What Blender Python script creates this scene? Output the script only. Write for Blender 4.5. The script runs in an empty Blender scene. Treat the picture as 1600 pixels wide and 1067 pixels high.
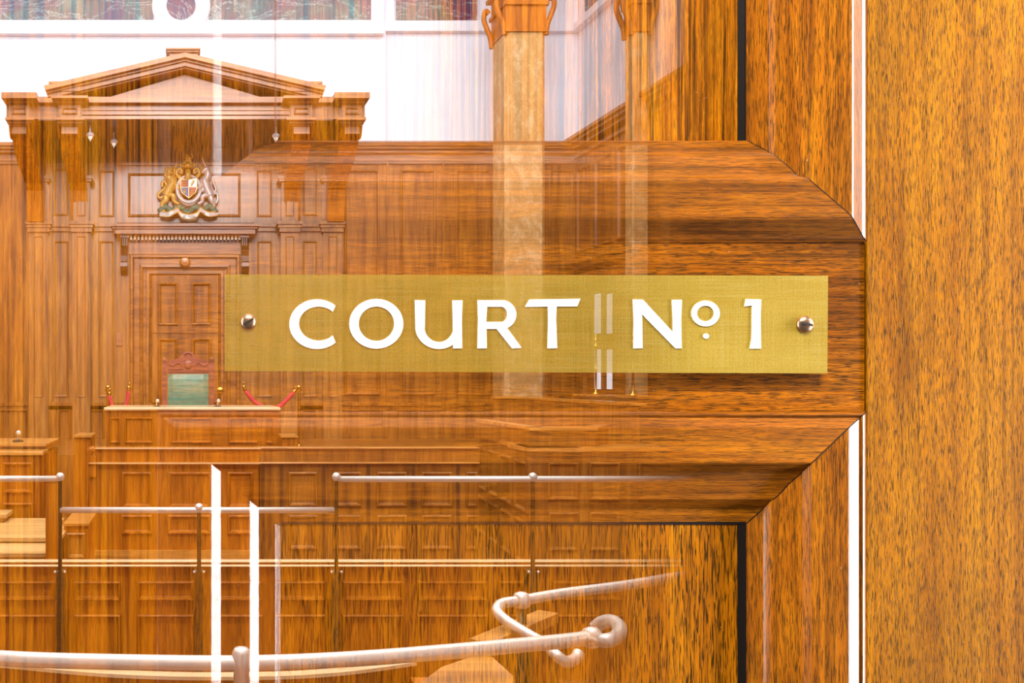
import bpy, math, random
from mathutils import Vector
C = bpy.context.scene
COL = C.collection
random.seed(4)
F, CX, CY, EYE = 1400.0, 290.0, 595.0, 1.65      # focal length and principal point in px of the 1600x1067 frame; eye height

# ------------------------------------------------------------------ camera
cd = bpy.data.cameras.new('camera'); cam = bpy.data.objects.new('camera', cd); COL.objects.link(cam)
cam.location = (0, 0, EYE); cam.rotation_euler = (math.pi/2, 0, 0)
cd.sensor_width = 36; cd.lens = 36*F/1600
cd.shift_x = (800-CX)/1600; cd.shift_y = (CY-533.5)/1600
cd.clip_start = 0.02; cd.clip_end = 100
C.camera = cam
# ------------------------------------------------------------------ world, lights, exposure
w = bpy.data.worlds.new('world'); C.world = w; w.use_nodes = True
w.node_tree.nodes['Background'].inputs[0].default_value = (1, .97, .93, 1)
w.node_tree.nodes['Background'].inputs[1].default_value = 0.12
C.view_settings.view_transform = 'Standard'; C.view_settings.look = 'None'
C.view_settings.gamma = 1; C.view_settings.use_curve_mapping = False
C.view_settings.exposure = 0.0

def area(name, loc, tgt, sx, sy, power, col=(1, 1, 1)):
    l = bpy.data.lights.new(name, 'AREA'); l.shape = 'RECTANGLE'; l.size = sx; l.size_y = sy
    l.energy = power; l.color = col
    o = bpy.data.objects.new(name, l); COL.objects.link(o); o.location = loc
    o.rotation_euler = (Vector(tgt)-Vector(loc)).to_track_quat('-Z', 'Y').to_euler()
    return o
# courtroom skylights, just under the ceiling
area('court_skylight', (0, 9.6, 8.85), (0, 10.6, 0), 11.5, 2.6, 800, (1, .98, .95))
area('court_skylight', (0, 5.4, 8.85), (0, 7.8, 0), 11.5, 2.6, 860, (1, .98, .95))
area('court_window', (0, .9, 7.75), (0, 14, 7.2), 4.4, 2.3, 900, (.93, .96, 1))
# corridor in front of the door: lamp overhead, windows left and right
area('corridor_lamp', (.25, -.42, 3.15), (.2, .54, 1.6), 1.4, .5, 64, (1, .97, .92))
area('corridor_window', (-1.7, .08, 1.9), (.2, .54, 1.65), .25, 2.2, 42, (.95, .97, 1))
area('corridor_window', (2.3, .08, 1.75), (.3, .54, 1.65), .25, 2.2, 88, (.95, .97, 1))

# ------------------------------------------------------------------ mesh helpers
def W(px, py, Y):
    return ((px-CX)*Y/F, Y, EYE-(py-CY)*Y/F)

class MB:
    def __init__(s): s.v = []; s.f = []; s.m = []
    def quad(s, a, b, c, d, m=0):
        n = len(s.v); s.v += [a, b, c, d]; s.f.append((n, n+1, n+2, n+3)); s.m.append(m)
    def poly(s, pts, m=0):
        n = len(s.v); s.v += list(pts); s.f.append(tuple(range(n, n+len(pts)))); s.m.append(m)
    def box(s, x0, x1, y0, y1, z0, z1, m=0):
        n = len(s.v)
        s.v += [(x0, y0, z0), (x1, y0, z0), (x1, y1, z0), (x0, y1, z0), (x0, y0, z1), (x1, y0, z1), (x1, y1, z1), (x0, y1, z1)]
        for q in ((0, 3, 2, 1), (4, 5, 6, 7), (0, 1, 5, 4), (1, 2, 6, 5), (2, 3, 7, 6), (3, 0, 4, 7)):
            s.f.append(tuple(n+i for i in q)); s.m.append(m)
    def bpx(s, px0, px1, py0, py1, Y0, Y1, m=0):          # a box whose front face fills this pixel rectangle at depth Y0
        a = W(px0, py1, Y0); b = W(px1, py0, Y0)
        s.box(a[0], b[0], Y0, Y1, a[2], b[2], m)
    def prism(s, A, B, m=0):                              # two matching outlines joined
        n = len(A); k = len(s.v); s.v += list(A)+list(B)
        s.f.append(tuple(range(k, k+n))); s.m.append(m)
        s.f.append(tuple(range(k+2*n-1, k+n-1, -1))); s.m.append(m)
        for i in range(n):
            j = (i+1) % n; s.f.append((k+i, k+n+i, k+n+j, k+j)); s.m.append(m)
    def tube(s, pts, r, seg=12, m=0, caps=True):
        pts = [Vector(p) for p in pts]; n = len(pts); k = len(s.v)
        rr = r if isinstance(r, (list, tuple)) else [r]*n
        t0 = (pts[1]-pts[0]).normalized()
        ref = Vector((0, 0, 1)) if abs(t0.z) < .9 else Vector((0, 1, 0))
        for i in range(n):
            t = (pts[min(i+1, n-1)]-pts[max(i-1, 0)]).normalized()
            u = (ref - t*ref.dot(t))
            if u.length < 1e-4: u = t.orthogonal()
            u.normalize(); ref = u; v = t.cross(u)
            for j in range(seg):
                a = 2*math.pi*j/seg
                s.v.append(tuple(pts[i]+(u*math.cos(a)+v*math.sin(a))*rr[i]))
        for i in range(n-1):
            for j in range(seg):
                j2 = (j+1) % seg
                s.f.append((k+i*seg+j, k+i*seg+j2, k+(i+1)*seg+j2, k+(i+1)*seg+j)); s.m.append(m)
        if caps:
            s.f.append(tuple(k+j for j in range(seg-1, -1, -1))); s.m.append(m)
            s.f.append(tuple(k+(n-1)*seg+j for j in range(seg))); s.m.append(m)
    def lathe(s, c, prof, seg=20, m=0, axis='z'):         # prof: (radius, offset along the axis)
        k = len(s.v); n = len(prof); cx, cy, cz = c
        for r, h in prof:
            for j in range(seg):
                a = 2*math.pi*j/seg; p, q = r*math.cos(a), r*math.sin(a)
                s.v.append((cx+p, cy+q, cz+h) if axis == 'z' else (cx+p, cy-h, cz+q) if axis == 'y' else (cx+h, cy+p, cz+q))
        for i in range(n-1):
            for j in range(seg):
                j2 = (j+1) % seg
                s.f.append((k+i*seg+j, k+i*seg+j2, k+(i+1)*seg+j2, k+(i+1)*seg+j)); s.m.append(m)
        s.f.append(tuple(k+j for j in range(seg-1, -1, -1))); s.m.append(m)
        s.f.append(tuple(k+(n-1)*seg+j for j in range(seg))); s.m.append(m)
    def ball(s, c, r, seg=14, m=0, sc=(1, 1, 1)):
        prof = [(max(1e-4, r*math.sin(math.pi*i/8)), -r*math.cos(math.pi*i/8)) for i in range(9)]
        k = len(s.v); s.lathe((0, 0, 0), prof, seg, m)
        for i in range(k, len(s.v)):
            v = s.v[i]; s.v[i] = (c[0]+v[0]*sc[0], c[1]+v[1]*sc[1], c[2]+v[2]*sc[2])
    def member(s, f, u0, u1, v0, v1, prof, side, su=1, sv=1, m=0):   # one mitred side of a moulded frame; prof: (inset, height)
        def pt(a, h, end):
            ua, va = a*su, a*sv
            U0, U1, V0, V1 = u0+ua, u1-ua, v0+va, v1-va
            if side == 'b': return f(U0 if end == 0 else U1, V0, h)
            if side == 't': return f(U1 if end == 0 else U0, V1, h)
            if side == 'r': return f(U1, V0 if end == 0 else V1, h)
            return f(U0, V1 if end == 0 else V0, h)
        for (a, h), (b, g) in zip(prof, prof[1:]):
            s.quad(pt(a, h, 0), pt(a, h, 1), pt(b, g, 1), pt(b, g, 0), m)
    def panel(s, f, u0, u1, v0, v1, w=.04, d=.02, m=0, field=True):  # a moulded frame with a fielded panel inside
        w = min(w, (u1-u0)*.3, (v1-v0)*.3)
        d *= 1.25
        prof = [(0, 0), (w*.05, d*.8), (w*.3, d), (w*.5, d*.95), (w*.9, .004), (w, .002)]
        for sd in 'btlr': s.member(f, u0, u1, v0, v1, prof, sd, m=m)
        if field:
            a = w*1.02
            s.quad(f(u0+a, v0+a, .0021), f(u1-a, v0+a, .0021), f(u1-a, v1-a, .0021), f(u0+a, v1-a, .0021), m)
    def build(s, name, mat, parent=None, loc=None, smooth=False, bevel=0):
        off = Vector(loc) if loc else (Vector(OFF[parent.name]) if parent else Vector((0, 0, 0)))
        me = bpy.data.meshes.new(name)
        me.from_pydata([tuple(Vector(v)-off) for v in s.v], [], s.f)
        mats = mat if isinstance(mat, (list, tuple)) else [mat]
        for q in mats: me.materials.append(q)
        me.polygons.foreach_set('material_index', s.m)
        if smooth: me.polygons.foreach_set('use_smooth', [True]*len(s.f))
        me.update()
        o = bpy.data.objects.new(name, me); COL.objects.link(o)
        if parent: o.parent = parent
        else: o.location = off
        OFF[o.name] = tuple(off)
        if bevel:
            b = o.modifiers.new('bevel', 'BEVEL'); b.width = bevel; b.segments = 2; b.limit_method = 'ANGLE'
        return o
OFF = {}
def facing(Y): return lambda u, v, h: (u, Y-h, v)         # wall-like surface that faces the camera
def spline(pts, n=6):
    P = [Vector(p) for p in pts]; out = []
    for i in range(len(P)-1):
        a, b, c, d = P[max(i-1, 0)], P[i], P[i+1], P[min(i+2, len(P)-1)]
        for k in range(n):
            t = k/n
            out.append(.5*((2*b)+(c-a)*t+(2*a-5*b+4*c-d)*t*t+(3*b-a-3*c+d)*t**3))
    out.append(P[-1]); return out
def tag(o, label=None, cat=None, group=None, kind=None):
    if label: o['label'] = label
    if cat: o['category'] = cat
    if group: o['group'] = group
    if kind: o['kind'] = kind
    return o
def thing(name, loc, label, cat, group=None, kind=None):
    o = bpy.data.objects.new(name, None); COL.objects.link(o); o.location = loc; o.empty_display_size = .1
    OFF[o.name] = tuple(loc)
    return tag(o, label, cat, group, kind)
def dup(root, loc, label, parent=None):
    c = root.copy(); COL.objects.link(c); c.location = loc; c['label'] = label
    for ch in root.children:
        d = ch.copy(); COL.objects.link(d); d.parent = c
        for g in ch.children:
            e = g.copy(); COL.objects.link(e); e.parent = d
    return c

# ------------------------------------------------------------------ materials
def srgb(r, g, b):
    q = lambda c: ((c/255+.055)/1.055)**2.4 if c > 10 else c/255/12.92
    return (q(r), q(g), q(b), 1)
class NT:
    def __init__(s, name):
        s.mat = bpy.data.materials.new(name); s.mat.use_nodes = True; s.t = s.mat.node_tree; s.n = s.t.nodes; s.l = s.t.links
        s.b = s.n['Principled BSDF']; s.out = s.n['Material Output']
    def new(s, t, **k):
        n = s.n.new(t)
        for a, b in k.items(): setattr(n, a, b)
        return n
    def link(s, a, b): s.l.new(a, b)
    def coords(s, scale, rnd=True):
        tc = s.new('ShaderNodeTexCoord'); src = tc.outputs['Object']
        if rnd:
            oi = s.new('ShaderNodeObjectInfo'); ad = s.new('ShaderNodeVectorMath', operation='MULTIPLY_ADD')
            s.link(oi.outputs['Random'], ad.inputs[0]); ad.inputs[1].default_value = (3.1, 7.3, 5.7); s.link(src, ad.inputs[2]); src = ad.outputs[0]
        mp = s.new('ShaderNodeMapping'); mp.inputs['Scale'].default_value = scale; s.link(src, mp.inputs[0]); return mp.outputs[0]
    def noise(s, vec, scale=1, detail=3, rough=.5, dist=0):
        n = s.new('ShaderNodeTexNoise'); n.inputs['Scale'].default_value = scale; n.inputs['Detail'].default_value = detail
        n.inputs['Roughness'].default_value = rough; n.inputs['Distortion'].default_value = dist; s.link(vec, n.inputs['Vector']); return n.outputs['Fac']
    def ramp(s, fac, stops):
        r = s.new('ShaderNodeValToRGB'); e = r.color_ramp.elements
        while len(e) < len(stops): e.new(.5)
        for i, (p, c) in enumerate(stops):
            e[i].position = p; e[i].color = c if len(c) == 4 else (*c, 1)
        s.link(fac, r.inputs[0]); return r.outputs[0]
    def mix(s, fac, a, b, mode='MIX'):
        m = s.new('ShaderNodeMix', data_type='RGBA', blend_type=mode)
        if isinstance(fac, (int, float)): m.inputs[0].default_value = fac
        else: s.link(fac, m.inputs[0])
        for q, i in ((a, 6), (b, 7)):
            if isinstance(q, tuple): m.inputs[i].default_value = q
            else: s.link(q, m.inputs[i])
        return m.outputs[2]
    def bump(s, h, strength, dist):
        b = s.new('ShaderNodeBump'); b.inputs['Strength'].default_value = strength; b.inputs['Distance'].default_value = dist
        s.link(h, b.inputs['Height']); s.link(b.outputs[0], s.b.inputs['Normal'])
    def ghost(s, stops):                                  # see-through towards the hinge side: opacity by position across the door
        tc = s.new('ShaderNodeTexCoord'); sp = s.new('ShaderNodeSeparateXYZ'); s.link(tc.outputs['Object'], sp.inputs[0])
        mr = s.new('ShaderNodeMapRange'); k = DOOR_Y/F
        mr.inputs[1].default_value = (0-CX)*k; mr.inputs[2].default_value = (1600-CX)*k; s.link(sp.outputs[0], mr.inputs[0])
        op = s.ramp(mr.outputs[0], [(p/1600, (o, o, o)) for p, o in stops])
        tr = s.new('ShaderNodeBsdfTransparent'); mx = s.new('ShaderNodeMixShader')
        s.link(op, mx.inputs[0]); s.link(tr.outputs[0], mx.inputs[1]); s.link(s.b.outputs[0], mx.inputs[2]); s.link(mx.outputs[0], s.out.inputs[0])
DOOR_Y = .54
DOOR_OP = [(0, .44), (250, .43), (560, .45), (760, .48), (900, .52), (970, .62), (1020, .78), (1085, 1)]
PLATE_OP = [(0, .52), (350, .52), (700, .58), (950, .66), (1020, .84), (1095, 1)]

def door_wood(name, vert, light, mid, dark, pore=.5, rough=.5, coat=.0, spec=.06, streak=.5, dash=2300, dlen=110, bmp=.3):
    m = NT(name)
    def cs(ac, al): return m.coords((ac, ac, al) if vert else (al, ac, ac))
    broad = m.noise(cs(45, 4), 1.0, 4, .6, .6)
    base = m.ramp(broad, [(.3, dark), (.5, mid), (.72, light)])
    def mulr(fac, k):
        q = m.new('ShaderNodeMath', operation='MULTIPLY'); m.link(fac, q.inputs[0]); q.inputs[1].default_value = k; return q.outputs[0]
    ray = m.ramp(m.noise(cs(160, 26), 1.0, 3, .6, 1.2), [(.55, (0, 0, 0)), (.7, (.55, .55, .55))])      # silver-grain ray flecks
    c = m.mix(ray, base, light)
    st = m.ramp(m.noise(cs(380, 5), 1.0, 3, .65, .3), [(.44, (0, 0, 0)), (.64, (1, 1, 1))])            # long dark growth streaks
    c = m.mix(mulr(st, streak), c, srgb(64, 28, 3))
    p = m.ramp(m.noise(cs(dash, dlen), 1.0, 2, .5, .5), [(.50, (0, 0, 0)), (.58, (1, 1, 1))])           # open pores
    pm = mulr(p, pore); c = m.mix(pm, c, srgb(46, 32, 4))
    grime = m.ramp(m.noise(cs(22, 7), 1.0, 5, .7), [(.48, (0, 0, 0)), (.75, (.45, .45, .45))]); c = m.mix(grime, c, srgb(88, 56, 8))
    flr = m.ramp(m.noise(m.coords((420, 420, 420)), 1.0, 4, .75), [(.70, (0, 0, 0)), (.73, (.7, .7, .7))])   # pale dust flecks
    c = m.mix(flr, c, srgb(225, 205, 180))
    m.link(c, m.b.inputs['Base Color']); m.b.inputs['Roughness'].default_value = rough
    m.b.inputs['Coat Weight'].default_value = coat; m.b.inputs['Coat Roughness'].default_value = .12
    m.b.inputs['Specular IOR Level'].default_value = spec
    inv = m.new('ShaderNodeMath', operation='SUBTRACT'); inv.inputs[0].default_value = 1; m.link(pm, inv.inputs[1])
    m.bump(inv.outputs[0], bmp, .0004)
    m.ghost(DOOR_OP); return m.mat
OL, OM, OD = srgb(230, 150, 10), srgb(212, 130, 6), srgb(180, 104, 4)
RL, RM, RD = srgb(216, 128, 10), srgb(186, 102, 7), srgb(136, 71, 4)
M_DV = door_wood('oak_upright_grain', True, srgb(216, 138, 8), srgb(198, 120, 5), srgb(170, 97, 4), .8, streak=.35, dash=2900, dlen=150)
M_DS = door_wood('oak_streaked_grain', True, srgb(232, 146, 10), srgb(204, 116, 6), srgb(150, 78, 3), .5, streak=.95)
M_DH = door_wood('oak_level_grain', False, RL, RM, RD, .8, streak=.6)
M_MV = door_wood('varnished_moulding_upright', True, RL, RM, RD, .75, .3, 1, .12, bmp=.12)
M_MH = door_wood('varnished_moulding_level', False, RL, RM, RD, .55, .45, .1, .12, streak=.6)
M_PV = door_wood('oak_panel_grain', True, srgb(224, 140, 12), srgb(196, 112, 7), srgb(150, 84, 5), .92, streak=.35, dash=1500, dlen=75)

def wood(name, vert, light, mid, dark, rough=.38, spec=.4, coat=.8, str_=.55):
    m = NT(name); v = m.coords((9, 9, .8) if vert else (.8, 9, 9))
    a = m.noise(v, 1, 4, .6, .8); base = m.ramp(a, [(.28, dark), (.5, mid), (.74, light)])
    b = m.noise(m.coords((70, 70, 3) if vert else (3, 70, 70)), 1, 3, .6)
    c = m.mix(m.ramp(b, [(.4, (0, 0, 0)), (.75, (str_, str_, str_))]), base, dark)
    m.link(c, m.b.inputs['Base Color']); m.b.inputs['Roughness'].default_value = rough; m.b.inputs['Specular IOR Level'].default_value = spec
    m.b.inputs['Coat Weight'].default_value = coat; m.b.inputs['Coat Roughness'].default_value = .22
    return m.mat
M_CV = wood('court_oak_upright', True, srgb(192, 126, 38), srgb(164, 99, 23), srgb(106, 56, 9), .42, .3, .35)
M_CH = wood('court_oak_level', False, srgb(192, 128, 44), srgb(166, 102, 28), srgb(112, 60, 14))
M_CVG = wood('court_oak_polished', True, srgb(198, 138, 54), srgb(172, 112, 36), srgb(116, 67, 17))
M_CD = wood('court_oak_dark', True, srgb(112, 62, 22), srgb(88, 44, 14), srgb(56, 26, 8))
M_CO = wood('court_oak_orange', True, srgb(208, 126, 12), srgb(182, 100, 5), srgb(122, 60, 3), .45, .2, .15)
M_COH = wood('court_oak_orange_level', False, srgb(228, 164, 70), srgb(206, 138, 48), srgb(150, 90, 22))
M_EDGEHI = wood('painted_edge_highlight', False, srgb(250, 224, 180), srgb(238, 204, 150), srgb(214, 170, 110), .25, .5, .5, .2)  # highlights on ledges and edges, put into the wood as paler colour
M_PALE = wood('pale_bare_wood', False, srgb(220, 180, 116), srgb(206, 160, 92), srgb(170, 124, 62), .5, .4, 0)
M_FL = wood('floor_boards', True, srgb(180, 116, 54), srgb(150, 90, 36), srgb(110, 60, 22))

def plain(name, col, rough=.5, metal=0, spec=.5, noise=0, nscale=40, emit=0, bumpd=0):
    m = NT(name); m.b.inputs['Roughness'].default_value = rough; m.b.inputs['Metallic'].default_value = metal; m.b.inputs['Specular IOR Level'].default_value = spec
    n = m.noise(m.coords((nscale,)*3), 1, 3, .6)
    d = tuple(c*(1-noise) for c in col[:3])+(1,)
    c = m.ramp(n, [(.3, d), (.7, col)]); m.link(c, m.b.inputs['Base Color'])
    if bumpd: m.bump(n, .4, bumpd)
    return m.mat
M_WHITE = plain('white_plaster', srgb(228, 236, 248), .7, noise=.03, nscale=3)
M_TRIMW = plain('white_gloss_trim', srgb(228, 234, 246), .35, noise=.02)
M_BRASS = plain('polished_brass', srgb(226, 180, 84), .22, 1, noise=.08)
M_BRONZE = plain('dark_bronze', srgb(120, 92, 50), .38, .85, noise=.35, nscale=60)
M_STEEL = plain('worn_nickel_tube', srgb(232, 222, 206), .36, .55, noise=.06)
M_SCREW = plain('screw_steel', srgb(196, 152, 120), .32, .9, noise=.2, nscale=300)
M_SLOT = plain('screw_slot', srgb(40, 30, 20), .6)
M_GOLD = plain('gilding', srgb(255, 204, 96), .28, .12, noise=.3, nscale=60)
M_SILV = plain('silver_leaf', srgb(226, 220, 216), .35, .3, noise=.12, nscale=60)
M_GRN = plain('green_enamel', srgb(96, 150, 120), .4, noise=.5, nscale=60)
M_RED = plain('red_enamel', srgb(190, 70, 60), .4)
M_BLUE = plain('blue_enamel', srgb(90, 110, 170), .4)
M_ROPE = plain('crimson_velvet', srgb(214, 38, 70), .7, noise=.2, nscale=120)
M_LEA = plain('green_leather', srgb(92, 150, 122), .36, noise=.25, nscale=12, bumpd=.004)
M_CHAIR = wood('chair_mahogany', False, srgb(186, 106, 82), srgb(160, 82, 62), srgb(110, 50, 38), .28, .5, .4)
M_BLACK = plain('black_plastic', srgb(36, 34, 36), .4)
M_PINK = plain('bakelite_plate', srgb(170, 112, 72), .4)
M_CARPET = plain('carpet', srgb(120, 60, 40), .9, noise=.3, nscale=90)

def m_marble():
    m = NT('green_marble'); v = m.coords((.9, .9, .9))
    a = m.noise(v, 1, 6, .65, 1.2)
    c = m.ramp(a, [(.32, srgb(78, 26, 84)), (.43, srgb(30, 46, 96)), (.53, srgb(4, 76, 92)), (.66, srgb(24, 120, 126))])
    b = m.noise(m.coords((1.0, 1.0, 2.4)), 1, 8, .7, 1.6)
    vein = m.ramp(b, [(.488, (0, 0, 0)), (.5, (.6, .6, .6)), (.512, (0, 0, 0))])
    c = m.mix(vein, c, srgb(190, 235, 235)); m.link(c, m.b.inputs['Base Color']); m.b.inputs['Roughness'].default_value = .2
    return m.mat
M_MARB = m_marble()
def m_stone():
    m = NT('buff_stone'); a = m.noise(m.coords((7, 7, 5)), 1, 6, .7, .5); b = m.noise(m.coords((90, 90, 90)), 1, 2, .6)
    c = m.ramp(a, [(.3, srgb(168, 124, 62)), (.5, srgb(188, 146, 84)), (.7, srgb(216, 186, 140))])
    c = m.mix(m.ramp(b, [(.5, (0, 0, 0)), (.7, (.5, .5, .5))]), c, srgb(120, 78, 34))
    m.link(c, m.b.inputs['Base Color']); m.b.inputs['Roughness'].default_value = .55; return m.mat
M_STONE = m_stone()
def m_plate():
    m = NT('engraved_brass_plate'); m.b.inputs['Metallic'].default_value = .35; m.b.inputs['Roughness'].default_value = .42
    n = m.noise(m.coords((14, 14, 40), False), 1, 4, .6)
    c = m.ramp(n, [(.3, srgb(186, 148, 36)), (.7, srgb(206, 168, 56))])
    vx = m.noise(m.coords((2400, 1, 20), False), 1, 1, .5); vz = m.noise(m.coords((20, 1, 2400), False), 1, 1, .5)
    for q in (vx, vz): c = m.mix(m.ramp(q, [(.5, (0, 0, 0)), (.7, (.3, .3, .3))]), c, srgb(226, 204, 120))
    dk = m.noise(m.coords((1100, 1, 1100), False), 1, 1, .5)
    c = m.mix(m.ramp(dk, [(.5, (0, 0, 0)), (.75, (.45, .45, .45))]), c, srgb(140, 106, 20))
    m.link(c, m.b.inputs['Base Color']); m.ghost(PLATE_OP); return m.mat
M_PLATE = m_plate()
M_EDGE = plain('plate_bevel', srgb(214, 180, 90), .3, .6)
M_ENAM = plain('white_enamel', srgb(255, 254, 248), .35, noise=.01)
M_GLASS = NT('frosted_window'); M_GLASS.b.inputs['Base Color'].default_value = srgb(225, 230, 242); M_GLASS.b.inputs['Roughness'].default_value = .25
M_GLASS.b.inputs['Emission Color'].default_value = (.8, .87, 1, 1); M_GLASS.b.inputs['Emission Strength'].default_value = 1.1   # daylight behind the panes
M_GLASS = M_GLASS.mat
M_LAMP = NT('lit_lamp'); M_LAMP.b.inputs['Emission Color'].default_value = (1, .93, .8, 1); M_LAMP.b.inputs['Emission Strength'].default_value = .7; M_LAMP = M_LAMP.mat

# ================================================================== the room shell
RX, LX, BY = 6.13, -6.13, 14.0
def struct(name, mb, mat, label, cat):
    return tag(mb.build(name, mat), label, cat, kind='structure')
m = MB(); m.box(LX, RX, .56, 14.2, -.12, 0); floor = struct('floor', m, M_FL, 'boarded wooden courtroom floor under the benches', 'floor')
m = MB(); m.box(LX-.2, RX+.2, .56, 14.2, 9, 9.15); struct('ceiling', m, M_WHITE, 'white plaster ceiling over the courtroom', 'ceiling')
m = MB(); m.box(LX-.2, LX, .56, 14.2, 0, 9); wl = struct('wall_left', m, M_WHITE, 'white left wall of the courtroom above panelling', 'wall')
m = MB(); m.box(LX, LX+.05, .7, 14, 0, 5.25); m.build('panelling', M_CV, wl)
m = MB()
ox0, ox1 = -.165, .56
m.box(LX, ox0, .6, .72, 0, 9); m.box(ox1, RX, .6, .72, 0, 9); m.box(ox0, ox1, .6, .72, 2.46, 9)
struct('wall_front', m, M_WHITE, 'white entrance wall around the oak door', 'wall')
# dais
m = MB(); m.box(LX+.1, RX-.1, 10.9, 13.9, 0, .75); tag(m.build('platform', M_CV), 'raised wooden platform behind the long top bench', 'platform', kind='structure')

# back wall
m = MB(); m.box(LX, RX, BY, BY+.2, 0, 9)
m.box(W(0, 0, BY)[0]-3.3, W(600, 0, BY)[0], BY-.12, BY, W(0, 226, BY)[2], 9)
wb = struct('wall_back', m, M_WHITE, 'tall white back wall above the oak panelling', 'wall')
def px_panel(mb, x0, x1, y0, y1, Y, w=3, d=.02):
    a = W(x0, y1, Y); b = W(x1, y0, Y); mb.panel(facing(Y), a[0], b[0], a[2], b[2], w*Y/F, d)
# panelling of the back wall (wood skin in front of plaster)
m = MB(); Yp = BY-.06
m.bpx(-320, 903, 240, 700, Yp, BY)
for x0, x1 in ((538, 592), (625, 680), (712, 766), (857, 897), (-10, 0), (-100, -40)):
    px_panel(m, x0, x1, 266, 617, Yp, 4, .03)
for x in (606, 693, 780): m.bpx(x-1.6, x+1.6, 252, 640, Yp-.035, Yp)
m.bpx(-320, 903, 629, 634, Yp-.05, Yp); m.bpx(-320, 903, 634, 745, Yp-.02, Yp)
for x0, x1 in ((0, 43), (92, 110), (140, 163), (400, 424), (472, 494), (530, 600), (620, 690), (705, 770)):
    px_panel(m, x0, x1, 640, 690, Yp-.02, 3, .03)
m.build('panelling', M_CV, wb)
m = MB()
for y0, y1, d in ((222, 227, .20), (227, 232, .16), (232, 238, .10), (247, 251, .05), (238, 256, .03)):
    m.bpx(532, 903, y0, y1, Yp-d, Yp); m.bpx(-320, 46, y0, y1, Yp-d, Yp)
m.build('cornice', M_CH, wb)
m = MB()
m.bpx(-320, 600, 40, 52, BY-.24, BY-.12); m.bpx(600, 903, 37, 48, BY-.105, BY)
m.bpx(-320, 600, 34, 40, BY-.17, BY-.12); m.bpx(600, 903, 32, 37, BY-.06, BY)
m.bpx(580, 600, -120, 34, BY-.165, BY-.12); m.bpx(600, 616, -120, 32, BY-.055, BY); m.bpx(749, 775, -120, 36, BY-.05, BY); m.bpx(855, 903, -120, 36, BY-.04, BY)
m.build('plaster_ledge', M_TRIMW, wb)
for x0, x1, Y in ((-150, 240, BY-.125), (326, 580, BY-.125), (619, 746, BY-.02)):
    m = MB(); m.bpx(x0, x1, -110, 31, Y, Y+.06); m.build('marble_panel', M_MARB, wb)
rc = W(283, 8, BY-.17)
m = MB(); R0, R1 = .225, .45; prof = [(R1, 0), (R1, .05), (R1-.03, .075), (R0+.04, .075), (R0, .04), (R0, 0)]; N = 40
for i in range(N):
    a, b = 2*math.pi*i/N, 2*math.pi*(i+1)/N
    for (r, h), (q, g) in zip(prof, prof[1:]):
        m.quad(*[(rc[0]+rr*math.cos(t), rc[1]+.05-hh, rc[2]+rr*math.sin(t)) for rr, hh, t in ((r, h, a), (r, h, b), (q, g, b), (q, g, a))])
m.build('roundel_ring', M_TRIMW, wb)
m = MB(); m.lathe((rc[0], rc[1]+.06, rc[2]), [(.235, 0), (.235, .03)], 32, axis='y'); m.build('marble_disc', M_MARB, wb)

# pilasters under the canopy, wall panels between
m = MB()
for s in (-1, 1):
    for xc, wd, pr in ((60, 15, .10), (127, 14, .26)):
        c = 290+s*(xc-290)*-1 if s > 0 else xc
        m.bpx(c-wd, c+wd, 362, 745, BY-.06-pr, BY-.06)
        m.bpx(c-wd*.9, c+wd*.9, 280, 346, BY-.06-pr, BY-.06)
        for y0, y1, g in ((274, 279, 4), (279, 283, 2), (345, 350, 6), (350, 355, 4), (355, 362, 2)):
            m.bpx(c-wd-g, c+wd+g, y0, y1, BY-.08-pr-g*.012, BY-.06)
        Yq = BY-.06-pr
        px_panel(m, c-wd*.5, c+wd*.5, 287, 338, Yq, 2, .014)
        px_panel(m, c-wd*.5, c+wd*.5, 369, 620, Yq, 2, .014)
m.build('pilasters', M_CVG, wb)
m = MB(); Yc = BY-.08
for s in (0, 1):
    fx = (lambda x: 580-x) if s else (lambda x: x)
    for x0, x1, y0, y1 in ((84, 107, 264, 337), (155, 179, 267, 339), (84, 107, 377, 620), (155, 178, 377, 620)):
        a, b = sorted((fx(x0), fx(x1))); px_panel(m, a, b, y0, y1, Yc, 3, .022)
    a, b = sorted((fx(48), fx(184))); m.bpx(a, b, 349, 354, Yc-.09, Yc); m.bpx(a, b, 354, 361, Yc-.05, Yc)
    a, b = sorted((fx(183), fx(187))); m.bpx(a, b, 257, 347, Yc-.05, Yc)
m.bpx(48, 532, 252, 640, Yc, BY-.05)
m.bpx(183, 397, 255, 348, Yc-.04, Yc); px_panel(m, 200, 376, 271, 339, Yc-.04, 4, .03)
m.bpx(183, 397, 254, 258, Yc-.08, Yc)
m.build('carved_panelling', M_CVG, wb)
m = MB(); m.bpx(48, 532, 190, 254, Yc-.02, BY-.05); m.build('dark_frieze', M_CD, wb)

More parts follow.
